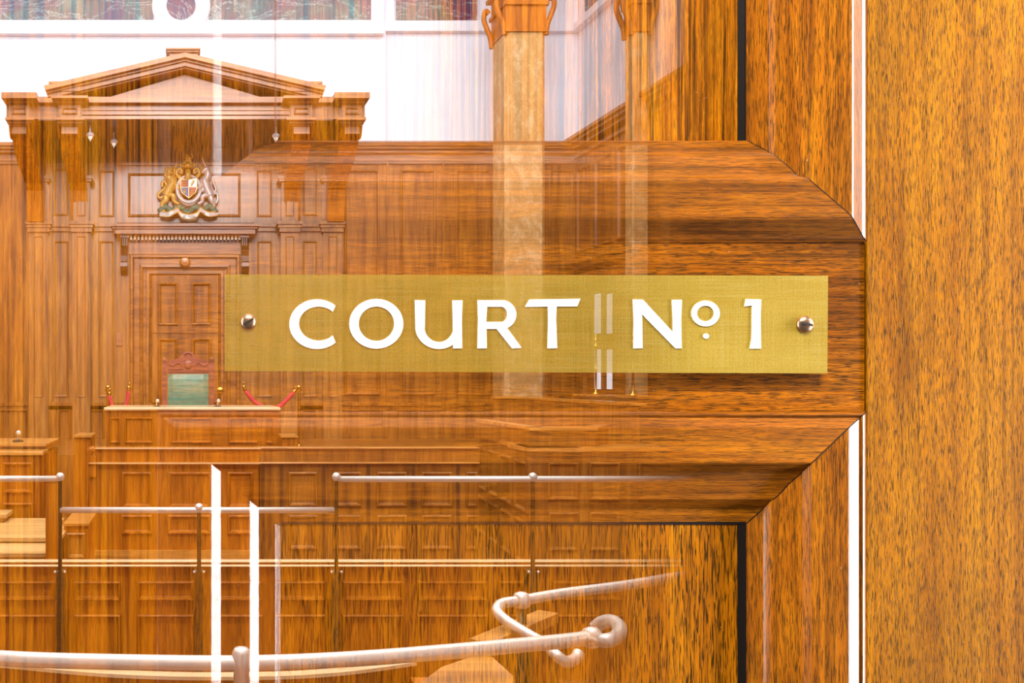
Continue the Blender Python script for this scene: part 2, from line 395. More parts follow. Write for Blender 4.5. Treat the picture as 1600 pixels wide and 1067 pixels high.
# right wall
m = MB(); m.box(RX, RX+.2, .56, 14.2, 0, 9); wr = struct('wall_right', m, M_WHITE, 'white right wall running back to the courtroom corner', 'wall')
rf = lambda u, v, h: (RX-.06-h, u, v)
m = MB(); z0 = W(0, 240, BY)[2]; m.box(RX-.06, RX, .72, BY, 0, z0)
y = 12.75
for a, b in ((12.7, 13.25), (13.35, 13.85), (11.9, 12.55)):
    m.panel(rf, a, b, 3.62, z0-.3, .05, .03)
m.build('panelling', M_CV, wr)
m = MB()
for ya, yb, d in ((222, 227, .20), (227, 232, .16), (232, 238, .10), (247, 251, .05)):
    m.box(RX-.06-d, RX, .72, BY-.05, W(0, yb, BY)[2], W(0, ya, BY)[2])
m.build('cornice', M_CH, wr)
m = MB()
m.box(RX-.12, RX, .72, BY, W(0, 52, BY)[2], W(0, 42, BY)[2]); m.box(RX-.05, RX, .72, BY, W(0, 42, BY)[2], W(0, 34, BY)[2])
m.build('plaster_ledge', M_TRIMW, wr)
m = MB(); m.box(RX-.03, RX, 9, 13.7, W(0, 30, BY)[2], 8.6); m.build('marble_panel', M_MARB, wr)

# columns
def column(name, px0, px1, Y, label):
    a = W(px0, 0, Y+.3)[0]; b = W(px1, 0, Y)[0]; cx = (a+b)/2; r = (b-a)/2; zt = W(0, 50, Y)[2]
    o = thing(name, (cx, Y, 0), label, 'column', kind='structure')
    m = MB(); n = 8; hw = r; ch = r*.18
    out = [(-hw+ch, -hw), (hw-ch, -hw), (hw, -hw+ch), (hw, hw-ch), (hw-ch, hw), (-hw+ch, hw), (-hw, hw-ch), (-hw, -hw+ch)]
    m.prism([(cx+p, Y+hw+q, 0) for p, q in out], [(cx+p, Y+hw+q, zt) for p, q in out]); m.build('shaft', M_STONE, o)
    m = MB()
    m.box(cx-r-.004, cx+r+.004, Y-.015, Y+2*r+.015, zt, 9)
    for z, g in ((0, .012), (.36, .03), (.62, .06)): m.box(cx-r-g, cx+r+g, Y-.015-g, Y+2*r+.015+g, zt+z, zt+z+.05)
    for s in (-1, 1):
        for yy in (Y+.02, Y+2*r-.02):
            m.tube(spline([(cx+s*(r+.01), yy, zt-.03), (cx+s*(r+.03), yy, zt+.12), (cx+s*(r+.08), yy, zt+.25), (cx+s*(r+.12), yy, zt+.38), (cx+s*(r+.1), yy, zt+.5), (cx+s*(r+.05), yy, zt+.46)]), .035)
    m.build('capital', M_CO, o, smooth=False)
    return o
column('column', 778, 853, 12.2, 'buff stone column with wooden capital near the courtroom corner')
column('column', 971, 1014, 11.6, 'narrow buff stone column beside the glazed side door')

# ------------------------------------------------------------------ door behind the throne
d2 = thing('door_2', (0, BY-.08, .75), 'panelled double door with corniced hood behind the green throne', 'door', kind='structure')
m = MB(); q0 = W(203, 720, Yc); q1 = W(375, 398, Yc)
ARC = [(0, 0), (0, .09), (.02, .11), (.05, .11), (.06, .06), (.07, .05), (.15, .05), (.16, .075), (.2, .085), (.21, .03), (.25, .025), (.26, .06), (.3, .06), (.31, .02), (.34, .0)]
for sd in 'tlr': m.member(facing(Yc), q0[0], q1[0], q0[2], q1[2], ARC, sd)
m.lathe(W(289, 410, Yc-.07), [(.085, 0), (.085, .05), (.06, .075), (.001, .08)], 20, axis='y')
m.build('door_frame', M_CH, d2)
m = MB()
for y0, y1, g in ((349, 353, 12), (353, 357, 8), (357, 365, 5)):
    m.bpx(188-g-4, 390+g+4, y0, y1, Yc-.28-g*.012, Yc)
m.bpx(201, 376, 378, 397, Yc-.1, Yc)
m.build('hood', M_CH, d2)
m = MB(); m.bpx(201, 376, 365.5, 378, Yc-.12, Yc-.1); m.build('dentil_backing', M_CD, d2)  # shade of the dentil recess, painted as a dark oak strip
m = MB()
for i in range(30):
    x = 203+i*5.85; m.bpx(x, x+3.6, 367, 374.5, Yc-.22, Yc-.12)
m.build('dentils', M_EDGEHI, d2)
for c in (195, 382):
    m = MB(); hw = 5.5*.01
    x = (c-290)*.01
    pr = spline([(Yc-.24, 366), (Yc-.26, 372), (Yc-.2, 384), (Yc-.1, 400), (Yc-.1, 410), (Yc-.15, 416), (Yc-.13, 424), (Yc-.04, 431)], 4)if False else None
    pts = [(.24, 366), (.25, 372), (.22, 380), (.13, 390), (.1, 402), (.1, 410), (.15, 413), (.16, 419), (.13, 425), (.05, 431)]
    A = [(x-hw, Yc-d, W(0, yy, BY)[2]) for d, yy in pts]+[(x-hw, Yc, W(0, 431, BY)[2]), (x-hw, Yc, W(0, 366, BY)[2])]
    m.prism(A, [(x+hw, p[1], p[2]) for p in A]); m.bpx(c-7, c+7, 366, 371, Yc-.27, Yc)
    for k in (-1, 0, 1): m.bpx(c+k*3.2-.9, c+k*3.2+.9, 372, 384, Yc-.265, Yc-.2)
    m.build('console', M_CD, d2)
for s, (x0, x1) in enumerate(((237.5, 289.0), (289.6, 341))):
    m = MB(); m.bpx(x0, x1, 430, 720, Yc-.03, Yc)
    for y0, y1 in ((442, 508), (529, 640)):
        px_panel(m, x0+10, x1-11, y0, y1, Yc-.03, 5, .035)
    m.bpx(x0, x1, 518, 520, Yc-.05, Yc)
    lf = m.build('door_leaf', M_CV, d2)
    if s:
        m = MB(); m.lathe(W(344, 610, Yc-.06), [(.035, 0), (.05, .02), (.05, .035), (.02, .05), (.001, .052)], 16, axis='y')
        tag(m.build('door_knob', M_BRASS, lf), 'oval brass knob')
# side door in the right wall
def ry(px): return (RX-.06)*F/(px-CX)
d3 = thing('door_3', (RX-.06, ry(945), 0), 'side door with four tall glazed strips in the right wall', 'door', kind='structure')
ya, yb = ry(968), ry(921)
zt = 1.65+(CY-437)*13/F
m = MB(); m.box(RX-.10, RX-.06, ya, yb, .2, zt); df = m.build('door_leaf', M_CV, d3)
m = MB()
for a, b, d in ((yb, yb+.14, .1), (ya-.14, ya, .1)): m.box(RX-.06-d, RX-.06, a, b, .2, zt+.14)
m.box(RX-.16, RX-.06, ya, yb, zt, zt+.14); m.box(RX-.2, RX-.06, ya-.2, yb+.25, zt+.22, zt+.3); m.box(RX-.28, RX-.06, ya-.25, yb+.35, zt+.3, zt+.36)
m.build('door_frame', M_CH, d3)
for p0, p1 in ((934.5, 943), (954, 964.5)):
    for y0, y1 in ((459, 521), (546, 608)):
        Y = ry((p0+p1)/2); m = MB()
        m.box(RX-.115, RX-.095, ry(p1), ry(p0), W(0, y1, Y)[2], W(0, y0, Y)[2]); m.build('glass_pane', M_GLASS, df)

# ------------------------------------------------------------------ pediment canopy above the throne
Yf = 12.4
cn = thing('pediment_canopy', (0, Yf, W(0, 187, Yf)[2]), 'oak canopy with triangular pediment on brackets above the throne', 'canopy')
def fbx(mb, x0, x1, y0, y1, pr=0, back=None): mb.bpx(x0, x1, y0, y1, Yf-pr, back or BY-.1)
m = MB()                                               # entablature running behind the blocks
fbx(m, 10, 570, 163, 186); fbx(m, 60, 520, 151, 160, .1)
for y0, y1, p in ((170, 172, .05), (172, 177, .03), (177, 179, .06), (181, 186, .05)): fbx(m, 128, 452, y0, y1, p, Yf)
m.build('entablature', M_CH, cn)
m = MB(); t = Yf+.02                                   # sloping roof edges
def rake(mb, s, o0, o1, pr, x_in=289, x_out=72):
    X = lambda x: x if s < 0 else 578-x
    ap = lambda o: (X(289), 90+o*1.04); en = lambda o: (X(x_out+o*.3), 141+o)
    pts = [ap(o0), en(o0), en(o1), ap(o1)]
    if s > 0: pts.reverse()
    A = [W(px, py, Yf) for px, py in pts]
    mb.prism([(p[0], Yf-pr, p[2]) for p in A], [(p[0], BY-.1, p[2]) for p in A])
for s in (-1, 1):
    rake(m, s, 0, 7, .2); rake(m, s, 7, 10, .14); rake(m, s, 10, 16, .10); rake(m, s, 16, 18, .05)
m.build('raking_cornice', M_CH, cn)
m = MB(); A = [W(*p, Yf) for p in ((100, 168), (478, 168), (289, 112))]
m.prism([(p[0], Yf+.12, p[2]) for p in A], [(p[0], BY-.1, p[2]) for p in A])
m.build('tympanum', M_CH, cn)
m = MB(); fbx(m, 265, 309, 80, 96, .1, Yf+.5); fbx(m, 261, 311, 76, 81, .14, Yf+.5); fbx(m, 259, 313, 74.5, 77, .17, Yf+.5)
m.build('apex_block', M_CH, cn)
for s in (-1, 1):
    X = lambda x: x if s < 0 else 580-x
    def b(mb, x0, x1, y0, y1, p, back=Yf+.6):
        a, c = sorted((X(x0), X(x1))); fbx(mb, a, c, y0, y1, p, back)
    m = MB(); b(m, 76, 128, 127, 130, .16); b(m, 79, 125, 130, 142, .12); m.build('end_block', M_CH, cn)
    for x0, x1 in ((14, 46), (92, 126)):
        m = MB()
        b(m, x0-12, x1+11, 144 if x0 < 50 else 149, 153, .28); b(m, x0-9, x1+8, 153, 156, .22); b(m, x0-6, x1+6, 156, 160, .16)
        b(m, x0, x1, 160, 183, .08)
        a, c = sorted((X(x0+5), X(x1-5))); px_panel(m, a, c, 169, 179, Yf-.08, 2.5, .02)
        b(m, x0-6, x1+6, 183, 187, .2); b(m, x0-3, x1+3, 187, 192, .13); b(m, x0, x1, 192, 196, .06); b(m, x0+4, x1-5, 196, 209, .02)
        m.build('frieze_block', M_CH, cn)
    for xc in (2.3, 1.63):
        x = s*xc; hw = .13
        m = MB()
        pts = [(12.42, 209), (12.44, 222), (12.55, 240), (12.75, 256), (13.0, 266), (13.3, 274), (13.55, 282), (13.65, 292), (13.68, 310), (13.72, 340)]
        zf = lambda yy: 1.65+(CY-yy)*.00957
        A = [(x-hw, Y, zf(yy)) for Y, yy in pts]+[(x-hw, 13.95, zf(340)), (x-hw, 13.95, zf(209))]
        m.prism(A, [(x+hw, p[1], p[2]) for p in A])
        for k in (-1, 1):
            m.tube(spline([(x+k*hw, 12.41, zf(212)), (x+k*hw, 12.42, zf(226)), (x+k*hw, 12.52, zf(240)), (x+k*hw, 12.66, zf(232)), (x+k*hw, 12.6, zf(220)), (x+k*hw, 12.52, zf(224))]), .022, 8)
        m.build('bracket', M_CO, cn)
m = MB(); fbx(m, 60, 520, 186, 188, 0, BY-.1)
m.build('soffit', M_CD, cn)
# lamps under the canopy
def downlight(loc, label, root=None):
    if root: return dup(root, loc, label)
    o = thing('ceiling_lamp', loc, label, 'lamp', 'lamps under the canopy')
    m = MB(); x, y, z = loc; m.lathe((x, y, z), [(.015, .16), (.015, .05), (.045, .03), (.06, 0), (.04, -.02)], 14); m.build('lamp_shade', M_TRIMW, o)
    m = MB(); m.lathe((x, y, z-.02), [(.035, 0), (.025, -.03), (.008, -.045), (.001, -.07)], 12); m.build('bulb', M_LAMP, o)
    return o
zs = W(0, 188, Yf)[2]-.14
l0 = downlight((W(141, 0, Yf+.25)[0], Yf+.25, zs), 'small white lamp under the canopy, leftmost of three')
downlight((W(178, 0, Yf+.6)[0], Yf+.6, zs), 'small white lamp under the canopy, second from the left', l0)
downlight((W(431, 0, Yf+.3)[0], Yf+.3, zs), 'small white lamp under the canopy, rightmost of three', l0)

# ------------------------------------------------------------------ coat of arms
Ye = Yc-.12
def E(u, v, h=0): p = W(220+u/8.893, 230+v/8.893, Ye); return (p[0], Ye-h, p[2])
ca = thing('coat_of_arms', E(665, 1000), 'gilded royal coat of arms with lion and unicorn above the throne door', 'coat of arms')
def limb(mb, pts, r0, r1, h=.03, n=5, r2=None):
    P = spline([E(u, v, h if len(q) == 0 else q[0]) for u, v, *q in pts], n); k = len(P)-1
    s = .00112*1.35
    if r2 is None: rr = [(r0+(r1-r0)*i/k)*s for i in range(k+1)]
    else: rr = [((r0+(r1-r0)*2*i/k) if i < k/2 else (r1+(r2-r1)*(2*i/k-1)))*s for i in range(k+1)]
    mb.tube(P, rr, 10)
m = MB()                                                # lion
limb(m, [(425, 450), (440, 520), (395, 600), (350, 690)], 62, 45, .05)
m.ball(E(400, 370, .09), .062, sc=(1, .8, 1.15)); m.ball(E(425, 385, .13), .034, sc=(1.1, 1, .8)); m.ball(E(440, 395, .15), .016)
m.ball(E(395, 430, .06), .075, sc=(1, .7, 1.2)); m.ball(E(372, 318, .08), .02); m.ball(E(420, 315, .08), .02)
for i in range(11):
    a_ = i*.571; m.ball(E(400+58*math.cos(a_), 385+66*math.sin(a_), .07+.02*(i % 2)), .03, 8, sc=(1, .8, 1.3))
limb(m, [(445, 510, .07), (490, 545, .09), (530, 600, .1)], 26, 14)
limb(m, [(430, 560, .06), (385, 610, .08), (400, 640, .09)], 24, 13)
limb(m, [(350, 680, .05), (345, 750, .06), (300, 800, .05), (305, 890, .05), (335, 895, .07)], 36, 14)
limb(m, [(380, 670, .06), (450, 690, .08), (460, 760, .08), (530, 805, .08)], 32, 14)
limb(m, [(330, 690, .03), (260, 710, .03), (245, 650, .03), (320, 590, .03), (355, 530, .03), (330, 480, .03), (298, 500, .03), (300, 560, .03)], 13, 17)
m.build('lion', M_GOLD, ca, smooth=True)
m = MB()                                                # unicorn
limb(m, [(880, 470), (900, 540), (930, 620), (965, 690)], 58, 45, .05)
limb(m, [(880, 480, .06), (925, 430, .08), (930, 370, .09), (905, 320, .09)], 48, 30)
limb(m, [(915, 320, .1), (875, 350, .11), (865, 390, .11)], 30, 18)
limb(m, [(900, 300, .1), (870, 230, .11), (850, 170, .11)], 9, 3)
limb(m, [(860, 520, .08), (820, 560, .1), (790, 600, .1)], 24, 12)
limb(m, [(880, 560, .07), (850, 620, .08), (820, 640, .09)], 22, 12)
limb(m, [(960, 680, .05), (985, 760, .06), (1010, 800, .05), (1010, 890, .05)], 34, 13)
limb(m, [(930, 670, .06), (860, 700, .08), (850, 770, .08), (790, 800, .08)], 30, 13)
limb(m, [(985, 640, .03), (1045, 600, .03), (1010, 500, .03), (1000, 470, .03)], 12, 14)
limb(m, [(975, 690, .03), (1050, 640, .03), (1070, 720, .03), (1040, 790, .03)], 12, 14)
m.build('unicorn', M_SILV, ca, smooth=True)
m = MB()                                                # garter
G = [(665+165*math.cos(t)*1.0, 600+185*math.sin(t)) for t in [2*math.pi*i/36 for i in range(37)]]
m.tube([E(u, v, .1) for u, v in G], .022, 8); m.tube([E(665+(u-665)*.88, 600+(v-600)*.88, .11) for u, v in G], .008, 6)
m.build('garter', M_SILV, ca, smooth=True)
m = MB()                                                # shield with four fields
def field(u0, u1, vfun0, v0, mat, h):
    pass
sh = [(550, 465), (665, 470), (780, 465), (782, 600), (760, 660), (665, 735), (570, 660), (548, 600)]
m.prism([E(u, v, .135) for u, v in sh][::-1], [E(u, v, .05) for u, v in sh][::-1])
sd = m.build('shield', M_GOLD, ca)
for k, (pts, mt) in enumerate((([(560, 475), (660, 478), (660, 575), (558, 575)], M_RED), ([(670, 478), (770, 475), (772, 575), (670, 575)], M_SILV),
                               ([(558, 585), (660, 585), (660, 718), (578, 655), (558, 600)], M_BLUE), ([(670, 585), (772, 585), (770, 600), (752, 655), (670, 718)], M_RED))):
    m = MB(); m.prism([E(u, v, .142) for u, v in pts][::-1], [E(u, v, .13) for u, v in pts][::-1]); m.build('shield_quarter', mt, sd)
for u, v in ((610, 500), (610, 525), (610, 550), (712, 630), (712, 655), (712, 680)):
    m = MB(); m.ball(E(u, v, .145), .014, sc=(2.2, .6, .7)); m.build('shield_charge', M_GOLD, sd)
m = MB(); limb(m, [(700, 560, .148), (720, 520, .148), (735, 490, .148)], 10, 12); m.build('shield_charge', M_GOLD, sd)
m = MB(); limb(m, [(590, 640, .148), (608, 650, .148), (626, 640, .148)], 3, 3)
for q in (-1, 0, 1): limb(m, [(608+q*14, 610, .148), (606+q*14, 640, .148), (608+q*12, 672, .148)], 3, 3)
m.build('shield_charge', M_GOLD, sd)
m = MB(); limb(m, [(655, 450, .1), (655, 400, .12), (655, 340, .1)], 42, 30, r2=28)   # helm, mantling
for s in (-1, 1):
    f = lambda u: 655+s*(u-655)
    limb(m, [(f(690), 430, .08), (f(770), 440, .08), (f(810), 390, .08), (f(800), 330, .08), (f(750), 325, .08), (f(735), 365, .08), (f(765), 380, .08)], 20, 10)
    limb(m, [(f(770), 420, .06), (f(830), 360, .06), (f(835), 290, .06), (f(790), 250, .06)], 18, 8)
    limb(m, [(f(700), 320, .07), (f(740), 260, .07), (f(780), 280, .07)], 14, 8)
m.build('helm', M_GOLD, ca, smooth=True)
m = MB(); c = E(655, 285, .1)
m.lathe(c, [(.07, -.03), (.078, 0), (.07, .03)], 20)
for a in range(5): m.ball(E(595+a*30, 250-10*(a % 2), .1), .016)
limb(m, [(600, 250, .1), (630, 205, .1), (655, 225, .1)], 9, 8); limb(m, [(712, 250, .1), (682, 205, .1), (657, 225, .1)], 9, 8)
limb(m, [(620, 190, .1), (660, 170, .1), (690, 200, .1)], 26, 18); m.ball(E(640, 140, .1), .03); limb(m, [(690, 190, .1), (720, 150, .1), (700, 110, .1)], 8, 8)
m.build('crown', M_GOLD, ca, smooth=True)
m = MB()
for i in range(26):
    u = 280+i*30; m.ball(E(u, 885-34*math.sin(i*.9)-30*math.sin((u-250)/830*math.pi*2)**2, .05), .05, 8, sc=(1.1, .8, .7+.3*random.random()))
m.build('grassy_mound', M_GRN, ca, smooth=True)
m = MB(); path = spline([E(u, v, h) for u, v, h in ((262, 935, .06), (380, 950, .1), (450, 925, .1), (515, 895, .12), (560, 960, .13), (665, 990, .14), (775, 960, .13), (825, 890, .12), (890, 930, .1), (960, 950, .1), (1070, 925, .06))], 5)
for a, b in zip(path, path[1:]):
    z = .035; A = [(a.x, a.y, a.z-z), (b.x, b.y, b.z-z), (b.x, b.y, b.z+z), (a.x, a.y, a.z+z)]
    m.prism(A, [(x, yy+.02, zz) for x, yy, zz in A])
sc = m.build('scroll', M_SILV, ca)
m = MB(); m.tube([p+Vector((0, -.005, .036)) for p in path], .008, 6); m.tube([p+Vector((0, -.005, -.036)) for p in path], .008, 6); m.build('scroll_edging', M_GOLD, sc)
for txt, u, v, rot in (('DIEU', 378, 972, 0), ('ET MON', 590, 1003, 0), ('DROIT', 838, 962, 0)):          # the motto
    fc = bpy.data.curves.new('motto', 'FONT'); fc.body = txt; fc.size = .05; fc.extrude = .002; fc.materials.append(M_SLOT)
    tmp = bpy.data.objects.new('motto', fc); me = bpy.data.meshes.new_from_object(tmp); bpy.data.objects.remove(tmp)
    fo = bpy.data.objects.new('motto_lettering', me); COL.objects.link(fo); fo.parent = sc
    fo.location = Vector(E(u, v, .165))-Vector(OFF[sc.name]); fo.rotation_euler = (math.pi/2, rot, 0)

# ------------------------------------------------------------------ throne
Yt = 11.6
th = thing('throne_chair', (W(294, 0, Yt)[0], Yt, .75), 'carved mahogany throne with green leather back at the top bench', 'chair')
S = Yt/F
m = MB(); 
for i in range(1):
    a = W(262, 650, Yt); b_ = W(326, 584, Yt)
    n = 8
    for i in range(n):
        for j in range(n):
            g = lambda i, j: (a[0]+(b_[0]-a[0])*i/n, Yt-.02-.045*math.sin(math.pi*i/n)**.5*math.sin(math.pi*j/n)**.5, a[2]+(b_[2]-a[2])*j/n)
            m.quad(g(i, j), g(i+1, j), g(i+1, j+1), g(i, j+1))
m.box(a[0], b_[0], Yt-.021, Yt+.03, a[2], b_[2])
m.build('backrest', M_LEA, th, smooth=True)
for x in (257, 331):
    m = MB(); c = W(x, 560, Yt); hw = 3.4*S
    m.box(c[0]-hw, c[0]+hw, Yt-.03, Yt+.04, .75, W(0, 563, Yt)[2])
    for k in (-1, 0, 1): m.box(c[0]+k*hw*.6-.005, c[0]+k*hw*.6+.005, Yt-.036, Yt-.03, W(0, 584, Yt)[2], W(0, 566, Yt)[2])
    m.box(c[0]-hw*1.25, c[0]+hw*1.25, Yt-.04, Yt+.05, W(0, 564, Yt)[2], W(0, 561.5, Yt)[2]); m.ball(W(x, 560.5, Yt), .02)
    m.build('back_post', M_CHAIR, th)
m = MB(); top = [(260, 574), (260, 568), (268, 563), (278, 560), (283, 556), (287, 551), (294, 549), (301, 551), (305, 556), (310, 560), (320, 563), (328, 568), (328, 574), (328, 584), (260, 584)]
A = [W(px, py, Yt-.02) for px, py in top][::-1]; m.prism(A, [(p[0], Yt+.03, p[2]) for p in A])
cr = m.build('crest_rail', M_CHAIR, th)
m = MB(); q = Yt-.03
m.tube([W(294+5.5*math.cos(t), 556-5*math.sin(t), q) for t in [math.pi*i/10 for i in range(11)]], .011, 6)
m.lathe(W(294, 570, q+.01), [(.055, 0), (.055, .012), (.035, .025), (.001, .03)], 16, axis='y')
for s in (-1, 1):
    m.tube(spline([W(294+s*9, 571, q), W(294+s*16, 567, q), W(294+s*24, 571, q), W(294+s*30, 569, q)]), .012, 6)
    m.tube(spline([W(294+s*8, 576, q), W(294+s*18, 577, q), W(294+s*31, 577, q)]), .008, 6)
m.tube([W(262, 581, q), W(326, 581, q)], .009, 6)
m.build('carving', M_CHAIR, cr)
cx = W(294, 0, Yt)[0]
m = MB(); m.box(cx-.3, cx+.3, Yt-.55, Yt+.02, 1.1, 1.24); m.build('seat', M_LEA, th, bevel=.02)
for s in (-1, 1):
    m = MB(); m.box(cx+s*.32-.035, cx+s*.32+.035, Yt-.52, Yt, 1.3, 1.345); m.box(cx+s*.32-.03, cx+s*.32+.03, Yt-.52, Yt-.46, 1.2, 1.3); m.build('armrest', M_CHAIR, th)
    m = MB(); m.box(cx+s*.28-.03, cx+s*.28+.03, Yt-.54, Yt-.48, .75, 1.11); m.build('leg', M_CHAIR, th)

# ------------------------------------------------------------------ top bench
Yb = 10.0
jb = thing('judge_bench', (0, Yb, 0), 'top oak bench with a top painted pale for its highlight before the green throne', 'bench')
m = MB(); m.bpx(165, 436, 641, 760, Yb, Yb+.75); a = W(165, 0, Yb)[0]; b_ = W(436, 0, Yb)[0]
m.v = []; m.f = []; m.m = []
m.box(a, b_, Yb, Yb+.8, 0, W(0, 641, Yb)[2]); m.build('body', M_CO, jb)
m = MB(); m.bpx(162, 439, 636.5, 641.5, Yb-.05, Yb+.9); m.build('bench_top', M_EDGEHI, jb, bevel=.012)
for x0, x1 in ((172, 188), (195, 240), (266, 332), (358, 403), (415, 427)):
    m = MB(); px_panel(m, x0, x1, 652, 692, Yb, 4, .025); m.build('panel', M_CO, jb)
# microphones on benches
def mic(loc, label, root=None):
    if root: return dup(root, loc, label)
    o = thing('desk_microphone', loc, label, 'microphone', 'small microphones on the benches'); x, y, z = loc
    m = MB(); m.lathe((x, y, z), [(.045, 0), (.045, .012), (.02, .02)], 14); m.build('base', M_BLACK, o)
    m = MB(); m.tube(spline([(x, y, z+.015), (x, y, z+.05), (x+.01, y-.02, z+.07)]), .008, 8); m.build('stem', M_STEEL, o)
    m = MB(); m.ball((x+.01, y-.025, z+.075), .022); m.build('head', M_STEEL, o); return o
zb = W(0, 637, Yb)[2]-.003
p = W(245, 0, Yb+.3); m0 = mic((p[0], Yb+.3, zb), 'small round microphone on the top bench, left of the throne')
p = W(340, 0, Yb+.3); mic((p[0], Yb+.3, zb), 'small round microphone on the top bench, right of the throne', m0)

# ------------------------------------------------------------------ rope stanchions
def stanchion(px, Y, label, root=None):
    x = W(px, 0, Y)[0]; zt = W(0, 605, Y)[2]
    if root: return dup(root, (x, Y, .75), label)
    o = thing('rope_stanchion', (x, Y, .75), label, 'stanchion', 'brass rope stanchions on the platform')
    m = MB(); m.lathe((x, Y, .75), [(.15, 0), (.15, .015), (.05, .04), (.02, .06)], 20); m.build('base', M_BRASS, o)
    m = MB(); m.lathe((x, Y, .8), [(.02, 0), (.02, zt-.8-.06), (.035, zt-.8-.05), (.035, zt-.8-.03), (.02, zt-.8-.02)], 14); m.build('pole', M_BRASS, o)
    m = MB(); m.ball((x, Y, zt), .03); m.build('finial', M_BRASS, o); return o
Ys = 11.9
s0 = stanchion(467, Ys, 'brass stanchion with slack crimson rope right of the throne')
stanchion(168.5, Ys, 'brass stanchion holding a crimson rope left of the throne', s0)
def rope(pts, label):
    P = spline([W(x, y, Ys-.02) for x, y in pts], 8)
    o = thing('barrier_rope', tuple(P[0]), label, 'rope', 'crimson barrier ropes')
    k = 7 if len(P) > 20 else 5
    m = MB(); m.tube(P[k-1:len(P)-k+1], .028, 12); m.build('rope', M_ROPE, o, smooth=True)
    for q in (P[:k], P[-k:][::-1]):
        m = MB(); m.tube(q, [.012]+[.026]*(len(q)-1), 12); m.tube([q[0]+Vector((-.02, 0, .03)), q[0]+Vector((.01, 0, .045)), q[0]], .008, 8); m.build('end_cap', M_BRASS, o, smooth=True)
rope(((380, 602), (386, 614), (398, 628), (415, 637), (433, 637), (447, 626), (457, 615), (462, 609)), 'crimson rope sagging between brass ends right of the throne')
rope(((201.5, 603), (200.5, 615), (198, 630), (192, 641), (184, 643), (176, 636), (172, 622), (170.5, 612)), 'crimson rope hanging beside the throne door on the left')

# wall plates
def wplate(px, label, root=None):
    Y = Yc-.008; loc = W(px, 530, Y)
    if root: return dup(root, loc, label)
    o = thing('switch_plate', loc, label, 'switch', 'switch plates beside the throne door'); x, yy, z = loc
    m = MB(); m.box(x-.045, x+.045, Y-.02, Y+.004, z-.1, z+.1); m.build('plate', M_PINK, o, bevel=.006)
    m = MB(); m.box(x-.018, x+.018, Y-.034, Y-.02, z-.03, z+.03); m.build('switch', M_PINK, o); return o
wp = wplate(186.5, 'small brown switch plate on panelling left of the throne door')
wplate(394, 'small brown switch plate seen through the brass plate by its left screw', wp)

# ------------------------------------------------------------------ clerk's bench (long panelled front)
Yk = 7.8
def bench_front(root, Y, cols, rows, mat):
    for x0, x1 in cols:
        for y0, y1 in rows:
            m = MB(); px_panel(m, x0, x1, y0, y1, Y, 6, .022); m.build('panel', mat, root)
cb = thing('clerk_bench', (0, Yk, 0), 'broad panelled oak bench below the throne, nearest the rail', 'bench')
m = MB(); a, b_ = W(140, 0, Yk)[0], W(404, 0, Yk)[0]; m.box(a, b_, Yk, Yk+1.2, 0, W(0, 724, Yk)[2]); m.build('body', M_CO, cb)
m = MB(); m.bpx(148, 404, 701, 724, Yk+.05, Yk+.12); m.build('upstand', M_CO, cb)
m = MB(); m.bpx(138, 408, 723, 726, Yk-.05, Yk+.06); m.build('bench_top', M_COH, cb, bevel=.006)
m = MB(); m.bpx(146, 408, 700, 702.5, Yk+.02, Yk+.18); m.build('ledge', M_COH, cb, bevel=.006)
m = MB(); m.bpx(138, 150, 712, 745, Yk-.03, Yk+.2); m.tube(spline([W(148, 702, Yk), W(141, 704, Yk), W(139, 712, Yk)]), .03, 10); m.build('bench_end', M_CO, cb)
bench_front(cb, Yk, ((190, 238), (262, 329), (355, 396)), ((737, 793), (804, 834)), M_CO)
m = MB(); m.bpx(139, 405, 860, 880, Yk-.03, Yk); m.build('plinth', M_COH, cb)
Yr = 8.1
rb = thing('side_bench', (1.6, Yr, 0), 'panelled bench continuing right of the central bench behind the nickel rail', 'bench')
m = MB(); a, b_ = W(406, 0, Yr)[0], W(748, 0, Yr)[0]; m.box(a, b_, Yr, Yr+1.0, 0, W(0, 724, Yr)[2]); m.build('body', M_CV, rb)
m = MB(); m.bpx(406, 750, 700, 724, Yr+.05, Yr+.12); m.build('upstand', M_CV, rb)
m = MB(); m.bpx(404, 750, 722.5, 725, Yr-.04, Yr+.06); m.build('bench_top', M_COH, rb, bevel=.006)
m = MB(); m.bpx(404, 750, 699, 701.5, Yr+.02, Yr+.18); m.build('ledge', M_COH, rb, bevel=.006)
bench_front(rb, Yr, ((450, 496), (520, 564), (588, 635), (658, 706), (727, 745)), ((737, 791), (804, 858)), M_CV)
m = MB()
for x in (411, 440, 506, 576, 646, 716): m.bpx(x-2.5, x+2.5, 726, 890, Yr-.012, Yr)
m.build('muntin', M_CD, rb)

# ------------------------------------------------------------------ desks at the left
Yl = 7.0
ld = thing('side_desk', (W(0, 0, Yl)[0], Yl, 0), 'low oak desk at the far left below the panelled wall', 'desk')
a, b_ = W(-90, 0, Yl)[0], W(62, 0, Yl)[0]
m = MB(); m.box(a, b_, Yl, Yl+1.0, 0, W(0, 713, Yl)[2]); m.build('body', M_CO, ld)
m = MB(); z = W(0, 709, Yl)[2]; m.box(a, b_+.03, Yl-.03, Yl+.25, z-.01, z+.02); m.build('desk_top', M_COH, ld, bevel=.006)
m = MB(); m.box(a, b_, Yl+.25, Yl+1.0, z, W(0, 700, Yl)[2]); m.box(a, b_+.02, Yl+.2, Yl+1.0, W(0, 700, Yl)[2], W(0, 697, Yl)[2]); m.build('upstand', M_COH, ld)
bench_front(ld, Yl, ((-40, -8), (5, 52)), ((722, 770), (785, 830)), M_CO)
p = W(28, 0, Yl+.5); mic((p[0], Yl+.5, W(0, 697, Yl)[2]), 'small microphone on the low desk at the far left', m0)
